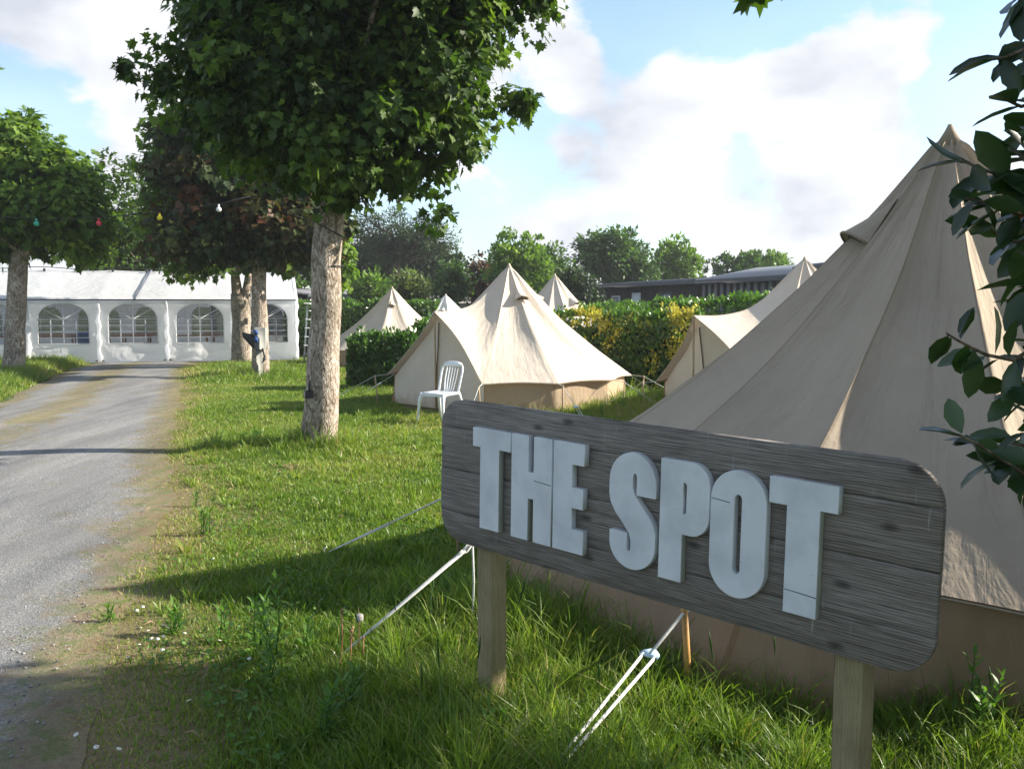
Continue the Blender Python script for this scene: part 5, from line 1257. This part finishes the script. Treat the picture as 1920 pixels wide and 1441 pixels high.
# scattered grit and pale stones on the gravel
gg = np.random.default_rng(5); n = 24000; y = 2.4+18*gg.random(n)**1.5; s_ = gg.random(n); x = interp_poly(PL, y)+(interp_poly(PR, y)-interp_poly(PL, y))*s_*.99
ko = np.array([(1, 0, 0), (-1, 0, 0), (0, 1, 0), (0, -1, 0), (0, 0, .7), (0, 0, -.7)], float); kf = np.array([[0, 2, 4], [2, 1, 4], [1, 3, 4], [3, 0, 4], [2, 0, 5], [1, 2, 5], [3, 1, 5], [0, 3, 5]])
rs = (.003+.007*gg.random(n)**3); st_ = np.stack([x, y, hgt(x, y)*.6+.008], -1)[:, None]+ko[None]*(rs[:, None, None]*(.6+.8*gg.random((n, 6, 1))))
ms, t, b = newmat('grit'); a = N('ShaderNodeAttribute', t); a.attribute_name = 'tint'; L(ramp(t, [(0, (.12, .125, .13)), (.6, (.24, .24, .24)), (1, (.33, .32, .30))], a.outputs['Fac']), b.inputs['Base Color'], t); b.inputs['Roughness'].default_value = .85
tag(mesh_np('grit', st_.reshape(-1, 3), [(np.arange(n)[:, None, None]*6+kf[None]).reshape(-1, 3)], ms, tint=np.repeat(gg.random(n), 6)), None, 'gravel', kind='stuff')
# dry twigs on the bare patch by the nearest trunk and along the verge
tw = MB()
for k in range(60):
    if k < 26: p = np.array([-2.35+rg.gauss(0, .18), 9.4+rg.gauss(0, .16), .012])
    else: y = rg.uniform(3.4, 9); p = np.array([float(interp_poly(PR, y))+rg.uniform(-.3, 2.2), y, .02])
    a = rg.uniform(0, 6.28); l = rg.uniform(.04, .12); d = np.array([math.cos(a), math.sin(a), rg.uniform(-.05, .25)])*l
    tw.tube([p-d/2, p+np.array([.004, .006, .012]), p+d/2], [.002, .003, .0015], 5)
tag(tw.build('dry_twigs', simple('dry_twig', (.32, .22, .13), .9, .3, 50)), None, 'twigs', kind='stuff')

# ------------------------------------------------------------------ grass
fr_l = lambda y: np.maximum(-.60*y-.3, -30); fr_r = lambda y: .60*y+.3
grass_obj('grass', 150000, 2.2, 5.6, lambda y: interp_poly(PR, y)-.35, fr_r, .0042, 1)
grass_obj('grass', 26000, 2.2, 4.9, lambda y: interp_poly(PR, y)+1.5, fr_r, .0046, 12, hscale=1.25, tall=.04, tufts=420)
grass_obj('grass', 30000, 4.9, 16, lambda y: interp_poly(PR, y)+.3, lambda y: np.minimum(.3*y+1.5, 4.5), .0065, 13, hscale=1.5, tall=.03, tufts=700)
grass_obj('grass', 190000, 5.4, 11.5, lambda y: interp_poly(PR, y)-.35, lambda y: np.minimum(.3*y+1.5, 4.5), .0052, 2)
grass_obj('grass', 170000, 11.3, 19.5, lambda y: interp_poly(PR, y)-.3, lambda y: .24*y+.8, .0060, 3)
grass_obj('grass', 90000, 19.3, 34, lambda y: np.where(y < 27.4, interp_poly(PR, y)-.3, -8), lambda y: .05*y, .0075, 4)
grass_obj('grass', 42000, 12.5, 26.6, lambda y: np.maximum(-.60*y-.6, -17), lambda y: interp_poly(PL, y)+.15, .0075, 5)
grass_obj('grass', 16000, 2.2, 24, lambda y: np.maximum(-.6*y-.3, interp_poly(PL, y)), lambda y: interp_poly(PR, y), .0045, 6, hscale=.6)

# low clover and plantain leaves through the lawn
g = np.random.default_rng(31); n = 26000; y = 2.6+11*g.random(n)**1.5; x = interp_poly(PR, y)+.3+(np.minimum(.3*y+1.5, 4)-interp_poly(PR, y))*g.random(n)
m_ = np.array([noise.noise(Vector((a*1.3, b_*1.3, 3))) for a, b_ in zip(x, y)]); k = (m_ > .08)
for (cx, cy, rr) in TENTS: k &= ((x-cx)**2+(y-cy)**2) > rr*rr
x, y = x[k], y[k]; n = len(x); an = g.random(n)*6.283; z_ = .015+.05*g.random(n)
leaf_mesh('clover', np.stack([x, y, z_+hgt(x, y)], -1), np.stack([np.cos(an), np.sin(an), .25+.3*g.normal(size=n)], -1), unit(np.array([0, 0, 1.0])+g.normal(size=(n, 3))*.35), .022+.025*g.random(n)**2, 'leaf', M_weed, None, g.random(n)*.8)
tag(bpy.data.objects['clover'], None, 'ground cover', kind='stuff')

# thin air over the whole site
hm = bpy.data.materials.new('haze_air'); hm.use_nodes = True; ht = hm.node_tree; ht.nodes.clear()
ho = N('ShaderNodeOutputMaterial', ht); hv = N('ShaderNodeVolumePrincipled', ht); hv.inputs['Color'].default_value = (.93, .95, 1, 1); hv.inputs['Density'].default_value = .0008; hv.inputs['Anisotropy'].default_value = .3
L(hv.outputs[0], ho.inputs['Volume'], ht)
hb = MB(); hb.add([(x, y, z) for x in (-70, 70) for y in (-12, 90) for z in (-1.2, 16)], [[0, 1, 3, 2], [4, 6, 7, 5], [0, 4, 5, 1], [2, 3, 7, 6], [0, 2, 6, 4], [1, 5, 7, 3]])
tag(hb.build('haze', hm), None, 'haze', kind='stuff')
